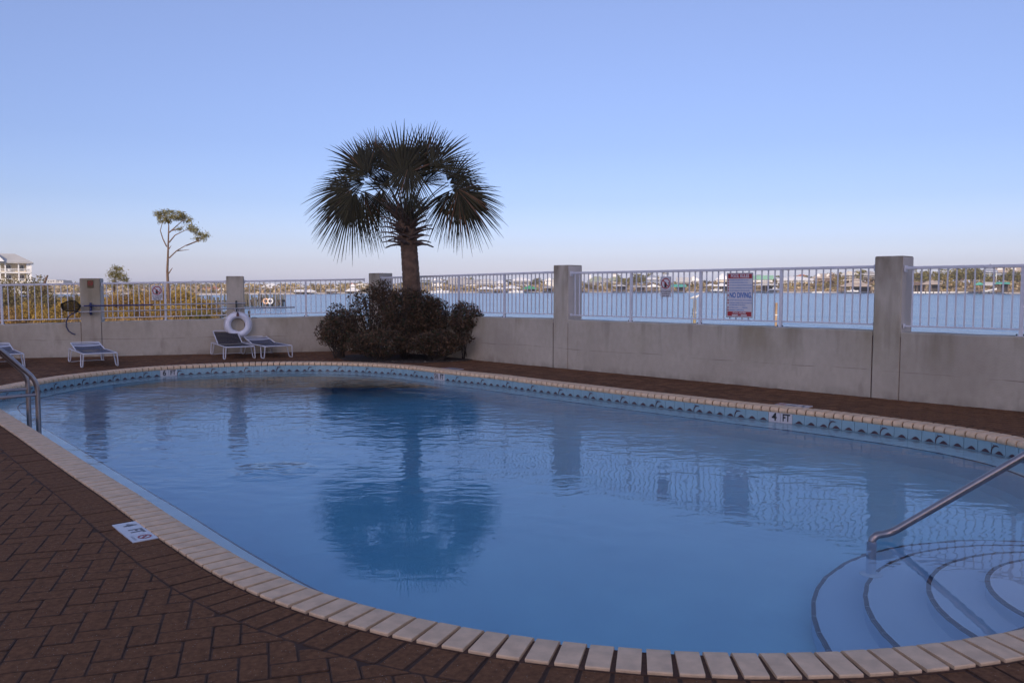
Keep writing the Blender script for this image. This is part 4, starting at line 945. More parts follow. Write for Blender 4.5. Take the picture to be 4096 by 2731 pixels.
# near marsh land on the left
def marsh_z(x, y): return -.85 + .12*math.sin(x*.31+y*.17) + .10*math.sin(x*.13-y*.29)
XS = np.linspace(-150, 30, 61); YS = [14, 22,30,36,42,48,54,60,66,72,78,90,120,170]; mb = MB()
for x in XS:
    for y in YS:
        lim = np.interp(y, (0,30,42,55,70,90,130,200), (60,26,-2,-15,-25,-36,-60,-95)); e = (lim - x)
        mb.v.append((x, y, marsh_z(x, y) if e > 2.5 else (marsh_z(x, y)*max(0,e)/2.5 - 2.2*(1-max(0,e)/2.5) if e > 0 else -2.3)))
nY = len(YS); mb.f = [(i*nY+j, (i+1)*nY+j, (i+1)*nY+j+1, i*nY+j+1) for i in range(len(XS)-1) for j in range(nY-1)]; mb.m = [0]*len(mb.f)
structure(mb.build('marsh_ground', SAND, None, smooth=True))
V = []
for i in range(5200):
    y = 40 + 40*random.random()**1.2; lim = float(np.interp(y, (30,42,55,70,90), (26,-2,-15,-25,-36))); x = random.uniform(-.72*y, lim - 2)
    if x > -2: continue
    h = random.uniform(.12,.42); w_ = random.uniform(.02,.05); a = random.uniform(0,3.14); z = marsh_z(x, y) - .02; lx_, ly_ = random.uniform(-.12,.12), random.uniform(-.12,.12)
    V += [(x-w_*math.cos(a), y-w_*math.sin(a), z), (x+w_*math.cos(a), y+w_*math.sin(a), z), (x+lx_+.006, y+ly_, z+h), (x+lx_-.006, y+ly_, z+h)]
stuff(link('marsh_grass', quadmesh('marsh_grass', np.array(V), DRYG)))
def bush_var(n, leaf, m_, seed, flatz=.75):
    lob = [(0,0,.45,.40,.40,.42)]; rd = random.Random(seed)
    for k_ in range(9):
        a = rd.uniform(0,6.28); r_ = rd.uniform(.2,.42); s_ = rd.uniform(.13,.24); lob.append((r_*math.cos(a), r_*math.sin(a), rd.uniform(.18,.85), s_, s_, s_*1.1))
    p = lobes(n, lob, .55); p = p[p[:,2] > 0]; return quadmesh('foliage', leaves(len(p), p, leaf, .5), m_)
BV = {'y': [bush_var(2200, .030, BUSHY, i) for i in range(4)], 'o': [bush_var(1900, .03, BUSHO, 10+i) for i in range(3)], 'k': [bush_var(2200, .030, OAKL, 20+i) for i in range(4)]}
st_mb = MB(); [st_mb.tube([(random.uniform(-.05,.05), random.uniform(-.05,.05), -.15), (random.uniform(-.2,.2), random.uniform(-.2,.2), .35), (random.uniform(-.35,.35), random.uniform(-.35,.35), .85)], [.015,.011,.005], 5) for _ in range(9)]
STEMS = mesh_of(st_mb, 'stems', BARK)
REFS = [(395,'plaque pillar'),(458,'small pine'),(628,'small no glassware sign'),(676,'tall pine'),(800,'palmetto tufts')]
ORD = ('first','second','third','fourth','fifth','sixth','seventh','eighth','ninth','tenth','eleventh','twelfth','thirteenth','fourteenth'); CNT = {}
def mound_label(fx, what):
    r_ = max((q for q in REFS if q[0] <= fx + 12), key=lambda q: q[0]); CNT[(r_[1], what)] = CNT.get((r_[1], what), 0) + 1
    return '%s %s right of %s' % (ORD[CNT[(r_[1], what)] - 1], what, r_[1])
def bush(fx, ftop, wpx, Y, kind, label, group, tall=1.0):
    p = D(fx, ftop, Y); gz = marsh_z(p.x, p.y); h = max(.6, p.z - gz) ; wd = wpx/F*Y
    t = thing('marsh_bush', label, 'bush', (p.x, p.y, gz), random.uniform(0,6.28), group)
    f = link('foliage', random.choice(BV[kind]), t); f.scale = (wd/1.1, wd/1.1, h*1.02); s = link('stems', STEMS, t); s.scale = f.scale
    return t
L1 = 'bushes of the yellow mound behind the left railing'
prof_m = [(400,1185),(445,1176),(478,1183),(550,1171),(583,1166),(622,1171),(693,1166),(746,1164),(789,1176),(813,1200),(851,1228),(885,1271)]
for i, fx in enumerate(range(405, 880, 26)):
    tp_ = np.interp(fx, *zip(*prof_m)); bush(fx, tp_ + random.uniform(-17,-3), random.uniform(105,150), 62 + random.uniform(-3,3), random.choice('yyo'), mound_label(fx, 'bush on the yellow mound crest'), L1)
for i, fx in enumerate(range(400, 850, 40)):
    tp_ = np.interp(fx, *zip(*prof_m)); bush(fx + random.uniform(-10,10), min(1262, tp_ + random.uniform(32,60)), random.uniform(70,110), 54 + random.uniform(-2,2), random.choice('yoy'), mound_label(fx, 'ochre bush on the mound slope'), 'bushes on the near side of the mound')
for fx, tp_, wp, Y, kd, lab in ((20,1092,120,58,'k','olive scrub tree in front of the white apartment block'),(110,1105,150,57,'k','scrub tree right of the apartment block columns'),(175,1118,110,56,'k','brown olive scrub between the apartment block and the snag'),(45,1150,150,53,'k','dense scrub behind the leftmost railing post'),
        (150,1160,130,54,'k','dark scrub beneath the bare snag'),(215,1152,100,55,'k','scrub in front of the far condo tower'),(20,1215,110,49,'o','grey brown bush at the left edge behind the railing'),(95,1205,110,50,'y','yellow bush right of the leftmost railing post'),(165,1213,105,50,'y','yellow bush below the dark scrub'),(235,1200,95,51,'y','yellow green bush left of the pool net'),(285,1190,100,55,'y','bush behind the pool net'),(330,1183,90,58,'k','low olive scrub left of the plaque pillar'),(60,1250,90,47,'o','low orange brush at the left edge, nearest the wall'),(200,1240,100,48,'y','low bush under the pool net')):
    bush(fx, tp_, wp, Y, kd, lab, 'scrub behind the left end railing')
for fx, tp_, kd, lab in ((262,1170,'k','olive scrub just left of the net hoop, against the water'),(300,1166,'k','scrub touching the left side of the plaque pillar'),(332,1164,'y','yellow scrub top peeping over the net hoop')): bush(fx, tp_, 95, 60, kd, lab, 'scrub behind the left end railing')
def snag():
    a, b, c = D(178,1135,56.5), D(184,1118,56.5), D(191,1101,56.5); g0 = Vector((a.x, a.y, marsh_z(a.x, a.y))); t = thing('dead_snag', 'bare dead snag sticking up above the scrub', 'tree', g0)
    mb = MB(); mb.tube([Vector((0,0,0)), a-g0, b-g0, c-g0], [.09,.075,.07,.05], 7); mb.tube([b-g0, b-g0+Vector((-.1,0,.3))], [.03,.012], 5); mb.build('trunk', BARK, t, smooth=True)
snag()
# sawgrass tufts by the wall
for fx, fy in ((752,1284),(790,1282),(826,1288)):
    p = D(fx, fy, 50); V = []
    for i in range(150):
        a = random.uniform(0,6.28); l = random.uniform(.5,1.0); o_ = random.uniform(.15,.75); d = np.array((math.cos(a), math.sin(a), 0)); s_ = np.array((-math.sin(a), math.cos(a), 0))*.018; b0 = d*.05
        m_ = b0 + d*o_*l*.5 + (0,0,l*.6); e = b0 + d*o_*l + (0,0,l*.8); V += [b0-s_, b0+s_, m_+s_*.8, m_-s_*.8, m_-s_*.8, m_+s_*.8, e+s_*.1, e-s_*.1]
    t = thing('palmetto_tuft', {752:'leftmost of three green palmetto tufts at the foot of the mound',790:'middle of three green palmetto tufts at the foot of the mound',826:'rightmost of three green palmetto tufts at the foot of the mound'}[fx], 'palmetto', (p.x, p.y, marsh_z(p.x, p.y)), 0, 'palmetto tufts'); link('leaves', quadmesh('leaves', np.array(V), PINEL), t)

# ------------------------------------------------------------------ pines on the marsh
def z1(x, y, Y): return D(x/2.0909, 750 + y/2.0909, Y)
def pine(Y, trunk, branches, clumps, label, rb=.12, rc=32, nn=150):
    b0 = z1(*trunk[0], Y); g0 = Vector((b0.x, b0.y, marsh_z(b0.x, b0.y))); t = thing('pine_tree', label, 'pine tree', g0)
    tpts = [Vector((0,0,-.1))] + [z1(x, y, Y) - g0 for x, y in trunk]; mb = MB(); n = len(tpts); mb.tube(tpts, [rb*(1 - .8*i/(n-1)) for i in range(n)], 9); mb.build('trunk', BARK, t, smooth=True)
    for br in branches:
        dy = random.uniform(-.5,.5); pts = [z1(x, y, Y) - g0 + Vector((0, dy*i/len(br), 0)) for i, (x, y) in enumerate(br)]; mb = MB(); m_ = len(pts); mb.tube(pts, [rb*.36*(1-.75*i/(m_-1)) for i in range(m_)], 6); mb.build('branch', BARK, t, smooth=True)
    P_ = []
    for x, y in clumps:
        c = z1(x, y, Y + random.uniform(-.5,.5)) - g0; s_ = rc/2.0909/F*Y; k_ = rng.normal(size=(nn,3))*np.array((s_*.55, s_*.6, s_*.36)); P_.append(k_ + np.array(c))
    P_ = np.vstack(P_); link('crown', quadmesh('crown', leaves(len(P_), P_, .085, .22), PINEL), t)
pine(60, [(1412,880),(1405,800),(1400,700),(1405,580),(1408,450),(1412,330),(1410,265)],
     [[(1415,590),(1480,530),(1560,485),(1650,450),(1700,410)],[(1415,460),(1470,400),(1560,360),(1620,345)],[(1395,495),(1360,430),(1335,360),(1345,310),(1360,270)],[(1412,380),(1470,330),(1530,280),(1565,262)],[(1412,300),(1450,240),(1500,220)],[(1410,290),(1380,240),(1340,235)],[(1480,530),(1530,525),(1575,518)],[(1410,720),(1435,685),(1445,672)],[(1412,515),(1430,485)],[(1560,485),(1620,465),(1680,445),(1720,400)],[(1440,360),(1500,345),(1540,320)]],
     [(1330,235),(1322,215),(1365,205),(1400,200),(1440,208),(1495,212),(1420,245),(1460,245),(1385,265),(1345,255),(1545,240),(1585,268),(1530,262),(1500,255),(1560,285),(1600,322),(1640,348),(1622,362),(1590,345),(1660,388),(1692,395),(1728,402),(1700,425),(1655,430),(1500,345),(1475,265),(1350,285),(1410,285),(1380,225),(1520,228)],
     'tall thin pine with a bare trunk and flat windswept crown', .13, 30, 120)
pine(62, [(955,905),(956,830),(962,770),(975,700),(965,670)], [[(958,800),(1000,780),(1045,760)],[(965,760),(935,725)],[(970,730),(1010,710)],[(957,820),(1030,800),(1090,825)],[(957,840),(930,830)]],
     [(960,672),(985,680),(1005,688),(935,710),(960,715),(995,718),(1030,735),(1045,765),(960,750),(1005,760),(930,735),(1088,825),(942,790),(1050,775),(985,745),(1070,815),(925,820)], 'small pine between the plaque pillar and the tall pine', .09, 32, 110)

# ------------------------------------------------------------------ houses, boathouses and trees across the lagoon
PAL = dict(white=(.74,.73,.71), cream=(.66,.58,.46), grey=(.34,.32,.30), ltgrey=(.48,.46,.43), tan=(.40,.33,.27), sage=(.27,.29,.21), green=(.25,.46,.32), teal=(.08,.36,.28), kelly=(.05,.28,.13), red=(.42,.16,.10), bluegrey=(.24,.27,.34), dark=(.06,.05,.045), brown=(.17,.115,.085), yellow=(.62,.52,.34), peach=(.70,.45,.30), mint=(.50,.66,.62))
PM = {k_: mat(k_ + '_paint', v, .7, .08, .4) for k_, v in PAL.items()}
def roof(mb, x0, x1, y0, y1, ze, zr, kind, ov=.6, th=.18):
    x0 -= ov; x1 += ov; y0 -= ov; y1 += ov; W_, D_ = x1-x0, y1-y0; ym = (y0+y1)/2
    if kind == 'hip': ins = min(W_/2*.92, D_/2); a, b = (x0+ins, ym, zr), (x1-ins, ym, zr)
    elif kind == 'gable': a, b = (x0, ym, zr), (x1, ym, zr)
    elif kind == 'front': xm = (x0+x1)/2; a, b = (xm, y0, zr), (xm, y1, zr)
    else: a, b = (x0+W_*.08, ym, zr), (x1-W_*.08, ym, zr)
    e = [(x0,y0,ze),(x1,y0,ze),(x1,y1,ze),(x0,y1,ze)]; lo_ = [(p[0],p[1],ze-th) for p in e]
    vs = e + [a, b] + lo_
    if kind == 'front': fs = [(0,4,5,3),(1,2,5,4),(0,1,4),(2,3,5)]
    else: fs = [(0,1,5,4),(2,3,4,5),(1,2,5),(3,0,4)]
    mb.add(vs, fs + [(6,7,1,0),(7,8,2,1),(8,9,3,2),(9,6,0,3),(9,8,7,6)])
WIN = {}
def win_mesh(w_, h_):
    k_ = (round(w_,1), round(h_,1))
    if k_ not in WIN:
        a = MB(); a.box(-w_/2, -.06, -h_/2, w_/2, .1, h_/2); b = MB(); b.box(-w_/2+.12, -.09, -h_/2+.12, -.04, -.05, h_/2-.12); b.box(.04, -.09, -h_/2+.12, w_/2-.12, -.05, h_/2-.12); WIN[k_] = (mesh_of(a, 'window', PM['white']), mesh_of(b, 'pane', GLASSD))
    return WIN[k_]
def house(fx0, fx1, ridge, eave, base, offd, rc, wc, kind, label, stor=2, dep=None, extra=()):
    fxc = (fx0+fx1)/2; Y = shore_y(fxc) + offd; c = D(fxc, base, Y); wd = (fx1-fx0)/F*Y; ze = D(fxc, eave, Y).z; zr = D(fxc, ridge, Y).z; gz = land_z(offd, fxc) - .6
    zb = c.z; t = thing('house', label, 'house', (c.x, c.y, gz), -math.atan2(c.x, c.y), None); dp = dep or min(12, max(6, wd*.7))
    ze -= gz; zr -= gz; zb -= gz; zb = max(0., zb); x0, x1 = -wd/2, wd/2
    mb = MB(); mb.box(x0, 0, max(.0, zb), x1, dp, ze); wl = mb.build('wall', PM[wc], t)
    if zb > .8:
        mb = MB(); n = max(3, int(wd/3.5)); [mb.box(x0+.2+(wd-.4)*i/(n-1)-.16, y-.16, -.5, x0+.2+(wd-.4)*i/(n-1)+.16, y+.16, zb) for i in range(n) for y in (.3, dp-.3)]; mb.box(x0+wd*.3, dp*.5, -.5, x1-wd*.1, dp-.5, zb-.05); mb.build('stilts', PM['brown'], t)
    mb = MB(); roof(mb, x0, x1, 0, dp, ze, zr, kind); mb.build('roof', PM[rc], t)
    H = ze - zb; sh = H/stor; nwi = max(2, int(wd/3.2)); a, b = win_mesh(min(1.5, wd/nwi*.5), min(1.5, sh*.52))
    for s in range(stor):
        for i in range(nwi):
            wn = link('window', a, t, (x0 + wd*(i+.5)/nwi, 0, zb + sh*(s+.52))); link('pane', b, wn)
    if 'porch' in extra:
        mb = MB(); mb.box(x0, -2.2, zb+sh*(stor-1)-.15, x1, -.01, zb+sh*(stor-1)); [mb.box(x0+.1+(wd-.2)*i/nwi-.11, -2.1, -.3, x0+.1+(wd-.2)*i/nwi+.11, -1.88, ze-.2) for i in range(nwi+1)]; mb.box(x0, -2.2, zb+sh*(stor-1)+.85, x1, -2.12, zb+sh*(stor-1)+.95); mb.build('porch', PM['white'], t)
        mb = MB(); mb.add([(x0-.5,-2.6,ze-.55),(x1+.5,-2.6,ze-.55),(x1+.5,.1,ze+.1),(x0-.5,.1,ze+.1),(x0-.5,-2.6,ze-.7),(x1+.5,-2.6,ze-.7),(x1+.5,.1,ze-.05),(x0-.5,.1,ze-.05)], [(0,1,2,3),(7,6,5,4),(0,4,5,1),(1,5,6,2),(2,6,7,3),(3,7,4,0)]); mb.build('porch_roof', PM[rc], t)
    if 'chimney' in extra: mb = MB(); mb.box(x0+.6, dp*.4, ze, x0+1.7, dp*.4+1.1, zr+.8); mb.build('chimney', PM['white'], t)
    if 'cupola' in extra:
        mb = MB(); mb.box(-1.1, dp/2-1.1, zr-.6, 1.1, dp/2+1.1, zr+1.1); cp = mb.build('cupola', PM['white'], t); mb = MB(); roof(mb, -1.1, 1.1, dp/2-1.1, dp/2+1.1, zr+1.1, zr+2.0, 'hip', .3, .1); mb.build('cupola_roof', PM['ltgrey'], cp)
    if 'dormer' in extra:
        for k_ in (-.22, .22):
            mb = MB(); xx = wd*k_; mb.box(xx-1.1, dp*.12, ze+.2, xx+1.1, dp*.4, ze+(zr-ze)*.6); roof(mb, xx-1.1, xx+1.1, dp*.12, dp*.45, ze+(zr-ze)*.6, ze+(zr-ze)*.6+1., 'front', .25, .1); mb.build('dormer', PM['white'], t)
    return t
HS = [
 (745,782,1151,1158,1174,25,'grey','white','hip','small grey roofed white house at the far left of the opposite shore',1,()),
 (790,842,1150,1157,1172,22,'red','white','gable','white house with a red roof, second from the left across the lagoon',1,()),
 (838,880,1146,1155,1171,38,'red','cream','hip','low red roofed house partly behind the yellow mound crest',1,()),
 (868,912,1152,1160,1174,20,'white','white','front','white gabled house just left of the life ring pillar',1,()),
 (1002,1058,1152,1161,1173,24,'bluegrey','bluegrey','gable','blue grey house right of the life ring pillar, above the pier',1,()),
 (1054,1118,1133,1147,1158,55,'white','white','hip','large white hip roofed house above the pier',2,('porch',)),
 (1112,1158,1143,1152,1164,48,'grey','cream','hip','grey hip roofed house right of the large white house',2,()),
 (1160,1186,1146,1154,1170,30,'tan','white','gable','narrow white house in the middle of the left railing',2,()),
 (1175,1232,1138,1155,1166,45,'ltgrey','cream','hip','house with a broad pale grey roof left of the middle railing post',1,('porch',)),
 (1258,1300,1141,1147,1156,70,'ltgrey','white','hip','white house high among the trees left of the palm',1,()),
 (1326,1350,1141,1147,1160,60,'white','white','hip','small white house between the trees left of the corner pillar',1,()),
 (1396,1420,1131,1140,1152,75,'red','peach','hip','red roofed house in the trees behind the corner pillar',2,()),
 (1430,1462,1132,1139,1163,52,'white','white','front','white tower like house beside the corner pillar',3,()),
 (1728,1772,1117,1128,1150,60,'bluegrey','white','front','white house with a pointed blue grey roof right of the palm trunk',2,('dormer',)),
 (1796,1862,1111,1135,1146,58,'grey','cream','gable','dark grey roofed house in the middle of the railing right of the palm',1,('porch',)),
 (1858,1912,1118,1134,1146,66,'grey','white','gable','grey gabled house next to the pale roofed one',2,()),
 (1906,1984,1116,1131,1147,48,'ltgrey','cream','hip','cream house under a broad pale grey hip roof above white boathouses',2,('porch',)),
 (1976,2030,1121,1133,1143,62,'white','white','hip','low white house between two larger ones above the white boathouses',1,()),
 (2052,2116,1109,1119,1146,55,'white','ltgrey','hip','tall three storey white roofed house above the green boathouse',3,('porch',)),
 (2180,2214,1111,1122,1148,55,'white','white','front','white gabled house at the left edge of the middle pillar',3,()),
 (2352,2426,1105,1123,1142,55,'sage','cream','hip','cream house with a sage hip roof and white chimney',2,('chimney','porch')),
 (2398,2436,1114,1125,1141,48,'grey','white','hip','white wing house with a grey hip roof beside the sage roofed house',1,('porch',)),
 (2432,2486,1103,1122,1142,62,'sage','ltgrey','hip','house with a white cupola on its sage roof',2,('cupola',)),
 (2588,2646,1110,1117,1141,58,'white','bluegrey','gable','blue grey walled house with a white roof behind the no glassware sign',2,()),
 (2592,2626,1096,1109,1117,66,'bluegrey','white','front','upper house with a dark pointed gable left of the no glassware sign',1,()),
 (2708,2762,1109,1124,1137,56,'ltgrey','white','gable','white house with a pale gabled roof right of the no glassware sign',2,('porch',)),
 (2752,2796,1104,1120,1135,62,'white','white','front','white house with a tall front gable beside the railing post',2,('porch',)),
 (2866,2914,1094,1118,1128,58,'white','cream','hip','cream white house half hidden by the pool rules sign',2,()),
 (3014,3088,1101,1117,1128,60,'green','white','gable','white house with a long pale green roof right of the pool rules sign',2,()),
 (3114,3246,1105,1116,1131,60,'white','white','hip','long low white roofed house with columns',1,('porch',)),
 (3188,3226,1096,1104,1112,85,'red','peach','hip','red hip roof peeping over the long white house',1,()),
 (3250,3336,1094,1112,1124,66,'tan','brown','hip','brown house under a wide tan roof',1,('dormer',)),
 (3368,3430,1084,1097,1122,62,'ltgrey','cream','front','cream house with a grey gable and tall white columns',2,('porch',)),
 (3448,3504,1084,1097,1116,66,'grey','cream','hip','cream house with a grey hip roof left of the largest pillar',2,('porch',)),
 (3936,3982,1054,1085,1105,70,'bluegrey','mint','front','mint house front with a tall gable of white framed windows',2,('porch',)),
 (3972,4080,1058,1088,1100,74,'tan','bluegrey','gable','big tan roofed house at the right edge behind the pines',1,('dormer',)),
]
for h in HS: house(*h[:11], extra=h[11])
def boathouse(fx0, fx1, ridge, eave, offd, rc, kind, label, cup=False, gap=0, dark=False, water=None):
    fxc = (fx0+fx1)/2; Y = shore_y(fxc) - offd; c = D(fxc, 1150, Y); wd = (fx1-fx0)/F*Y; dp = max(5, min(10, wd*.75)); ze = D(fxc, eave, Y).z - LZ; zr = D(fxc, ridge, Y).z - LZ
    t = thing('boathouse', label, 'boathouse', (c.x, c.y, LZ), -math.atan2(c.x, c.y)); x0, x1 = -wd/2+.5, wd/2-.5
    mb = MB(); roof(mb, x0, x1, 0, dp, ze, zr, kind, .5, .22); mb.build('roof', PM[rc], t)
    n = max(3, int(wd/3.2))
    for i in range(n):
        for y in (.2, dp-.2):
            mb = MB(); x = x0+.15+(x1-x0-.3)*i/(n-1); mb.box(x-.13, y-.13, -1.5, x+.13, y+.13, ze-.2); mb.build('post', PM['brown'] if (dark or i % 2) else PM['ltgrey'], t)
    mb = MB(); mb.box(x0-.6, -.6, .75, x0+1.2, dp, .92); mb.box(x1-1.2, -.6, .75, x1+.6, dp, .92); mb.box(x0-.6, dp-1.2, .75, x1+.6, dp, .90); mb.build('deck', WOODG, t)
    if dark: mb = MB(); mb.box(x0+(x1-x0)*.35, dp*.45, .9, x1-.3, dp-.3, ze-.3); mb.build('wall', PM['dark'], t)
    if cup:
        mb = MB(); mb.box(-wd*.12, dp/2-wd*.08, zr-.5, wd*.12, dp/2+wd*.08, zr+.35); cp = mb.build('cupola', PM['ltgrey'], t); mb = MB(); roof(mb, -wd*.12, wd*.12, dp/2-wd*.08, dp/2+wd*.08, zr+.35, zr+1.3, 'hip', .5, .1); mb.build('cupola_roof', PM[rc], cp)
    return t, c, Y
BH = [(1212,1266,1157,1166,2,'white','hip','white hip roofed boathouse left of the middle post of the left railing',False,False),(1176,1216,1158,1165,0,'white','flat','low boathouse with a flat white roof and dark slats',False,True),(1304,1352,1156,1163,3,'ltgrey','flat','pale grey boathouse between the palm bed and the left railing post',False,True),(1382,1440,1148,1163,4,'white','hip','white boathouse with a cupola left of the corner pillar',True,False),
 (1908,1974,1146,1155,6,'white','hip','leftmost of the three white boathouses right of the palm',False,False),(1972,2016,1145,1154,4,'white','hip','middle and smallest of the three white boathouses right of the palm',False,False),(2008,2084,1142,1152,6,'white','hip','rightmost of the three white boathouses, a boat below it',False,False),(2088,2150,1142,1154,6,'kelly','hip','boathouse with a bright green hip roof left of the middle pillar',False,True),(2168,2214,1144,1150,3,'grey','flat','grey flat boathouse touching the middle pillar',False,True),
 (2300,2332,1137,1146,5,'ltgrey','hip','small grey boathouse just right of the middle pillar',False,True),(2446,2508,1137,1143,6,'ltgrey','hip','boathouse with a thin pale roof left of the first railing post',False,True),(2528,2584,1141,1147,5,'grey','flat','long flat grey boathouse right of the first railing post',False,True),(2583,2642,1136,1146,7,'white','front','white gabled boathouse left of the no glassware sign',False,False),(2684,2746,1137,1146,7,'teal','flat','boathouse with a teal green roof right of the no glassware sign',False,True),
 (2822,2868,1134,1141,6,'white','hip','small white boathouse second left of the pool rules sign',False,False),(2858,2914,1132,1143,8,'white','hip','white hip boathouse touching the pool rules sign',False,True),(3012,3112,1130,1140,8,'ltgrey','hip','wide pale boathouse with a cupola right of the pool rules sign',True,True),
 (3364,3484,1124,1144,9,'tan','hip','broad tan hip roofed boathouse left of the largest pillar',True,True),(3636,3700,1128,1138,6,'brown','flat','flat brown boathouse just right of the largest pillar',False,True),(3688,3762,1121,1136,7,'tan','hip','dark boathouse with a tan hip roof right of the largest pillar',False,True),(3896,3938,1128,1138,5,'teal','front','small boathouse with a teal gable near the right edge',False,False),(3934,3980,1128,1140,6,'ltgrey','flat','boathouse with grey shingles and a sloping white boat',False,False),(3984,4036,1128,1134,6,'teal','flat','boathouse of tall white posts at the right edge',False,True)]
for b in BH: boathouse(*b[:8], cup=b[8], dark=b[9])
def boat(fx, Y, ln, label, tilt=0, cabin=True, z=LZ, mcol='white', face=0):
    c = D(fx, 1170, Y); t = thing('motor_boat', label, 'boat', (c.x, c.y, z), -math.atan2(c.x, c.y) + face); t.rotation_euler.y = tilt; mb = MB(); b_ = ln*.14
    secs = []
    for u in np.linspace(0, 1, 9):
        hb = b_*(1 if u < .55 else max(.03, 1-((u-.55)/.45)**2)); sh = ln*.11*(1+.35*u*u); secs.append([(ln*(u-.5), -hb, sh), (ln*(u-.5), -hb*.75, .02), (ln*(u-.5), 0, -.25+.3*u*u), (ln*(u-.5), hb*.75, .02), (ln*(u-.5), hb, sh)])
    vs = [p for s in secs for p in s]; fs = [(5*i+k_, 5*i+k_+1, 5*i+6+k_, 5*i+5+k_) for i in range(8) for k_ in range(4)] + [(5*i, 5*i+5, 5*i+9, 5*i+4) for i in range(8)] + [(0,1,2,3,4)]
    mb.add(vs, fs); mb.build('hull', PM[mcol], t)
    if cabin:
        h = ln*.11; mb = MB(); mb.add([(-ln*.18,-b_*.7,h),(ln*.2,-b_*.6,h),(ln*.2,b_*.6,h),(-ln*.18,b_*.7,h),(-ln*.16,-b_*.6,h*2.1),(ln*.09,-b_*.5,h*2.1),(ln*.09,b_*.5,h*2.1),(-ln*.16,b_*.6,h*2.1)], [(3,2,1,0),(4,5,6,7),(0,1,5,4),(1,2,6,5),(2,3,7,6),(3,0,4,7)]); cb = mb.build('cabin', PM['white'], t)
        mb = MB(); mb.box(-ln*.12, -b_*.68, h*1.4, ln*.08, -b_*.61, h*1.85); mb.box(-ln*.12, b_*.61, h*1.4, ln*.08, b_*.68, h*1.85); mb.build('window', GLASSD, cb)
        if ln > 8: mb = MB(); mb.box(-ln*.14, -b_*.5, h*3.0, ln*.02, b_*.5, h*3.1); [mb.box(x-.05, y-.05, h*2.1, x+.05, y+.05, h*3.0) for x in (-ln*.12, 0) for y in (-b_*.45, b_*.45)]; mb.build('flybridge_top', PM['white'], t)
    return t
boat(1757, shore_y(1757)-8, 9.0, 'white cabin cruiser moored right of the palm trunk')
boat(2062, shore_y(2062)-9, 7.5, 'white boat under the rightmost white boathouse')
boat(3100, shore_y(3100)-7, 6.5, 'blue hulled boat on a lift in the wide boathouse', mcol='bluegrey', z=LZ+1.2)
boat(3272, shore_y(3272)-6, 5.5, 'low white skiff lying along the dock', cabin=False)
boat(3960, shore_y(3960)-8, 5.0, 'white boat hauled up at a slope in the shingled boathouse', tilt=-.2, cabin=False, z=LZ+1.2)
boat(3410, shore_y(3410)-11, 5.0, 'small white boat under the broad tan boathouse', z=LZ+.6)
boat(2866, shore_y(2866)-10, 5.5, 'white boat slung under the boathouse beside the pool rules sign', z=LZ+.9)
def dock(fx0, fx1, offd, label, h=.85):
    a = (fx0-CXP)/F; b = (fx1-CXP)/F; Y = shore_y((fx0+fx1)/2) - offd; x0, x1 = a*Y, b*Y; t = thing('dock', label, 'dock', ((x0+x1)/2, Y, LZ), 0, 'docks along the far shore'); L_ = (x1-x0)/2
    mb = MB(); mb.box(-L_, 0, h-.14, L_, 1.6, h); mb.build('walkway', WOODG, t); n = max(3, int(L_*2/3.2)); pm = MB(); pm.box(-.13,-.13,-1.2,.13,.13,h+.35); me = mesh_of(pm, 'piling', WOODG)
    for i in range(n): link('piling', me, t, (-L_+.2+(2*L_-.4)*i/(n-1), -.16, 0))
dock(3112,3250,4,'dock running right from the wide pale boathouse'); dock(3480,3500,4,'short dock at the left side of the largest pillar'); dock(3634,4110,3.2,'long dock along the pale seawall at the right edge',.9); dock(2740,2826,4,'dock between the teal boathouse and the small white one'); dock(2330,2448,3,'low dock behind the railing right of the middle pillar',.5)
t = thing('seawall', 'pale seawall along the water at the right edge', 'seawall', ((3870-CXP)/F*shore_y(3870), shore_y(3870)-.6, LZ), -.03); mb = MB(); mb.box(-26,-.15,-1,26,.15,.78); mb.build('wall_panel', PM['white'], t)

# trees on the far shore
def crown_mesh(m_, seed, flat_=1.0):
    rd = random.Random(seed); lob = [(0,0,.55,.30,.30,.26*flat_)]
    for k_ in range(11):
        a = rd.uniform(0,6.28); r_ = rd.uniform(.12,.42); s_ = rd.uniform(.10,.20); lob.append((r_*math.cos(a), r_*math.sin(a), rd.uniform(.32,.95), s_*1.15, s_*1.15, s_*.85*flat_))
    p = lobes(330, lob, .6); return quadmesh('crown', leaves(len(p), p, .058, .6), m_)
CROWN = [crown_mesh(TREEL, i) for i in range(5)] + [crown_mesh(TREEB, 9), crown_mesh(OAKL, 10), crown_mesh(OAKL, 12)]
PCROWN = [crown_mesh(PINEL, 30+i, .6) for i in range(4)]
tm = MB(); tm.tube([(0,0,-.06),(.01,0,.3),(-.01,.01,.55),(.02,0,.85)], [.022,.018,.014,.006], 6); tm.tube([(0,0,.4),(.15,.05,.62)], [.010,.004], 5); tm.tube([(0,0,.5),(-.16,-.04,.7)], [.010,.004], 5); TRUNK = mesh_of(tm, 'trunk', BARK)
def short(t, n=6):
    w_ = t.split()[:n]
    while w_[-1] in 'of the a an with just in on at and or under above below between left right behind from over by to its second nearest middle half hidden up another first next touching than wide thin beside large near seen peeping'.split(): w_.pop()
    return ' '.join(w_)
def place_label(what, fx):
    nh = min(hinfo, key=lambda q: abs(q[0]-fx)); d = fx - nh[0]
    return '%s %s the %s' % (what, 'in front of' if abs(d) < 9 else ('just left of' if d < 0 else 'just right of'), short(nh[1]))
hinfo = [((h[0]+h[1])/2, h[9]) for h in HS] + [((b[0]+b[1])/2, b[7]) for b in BH]
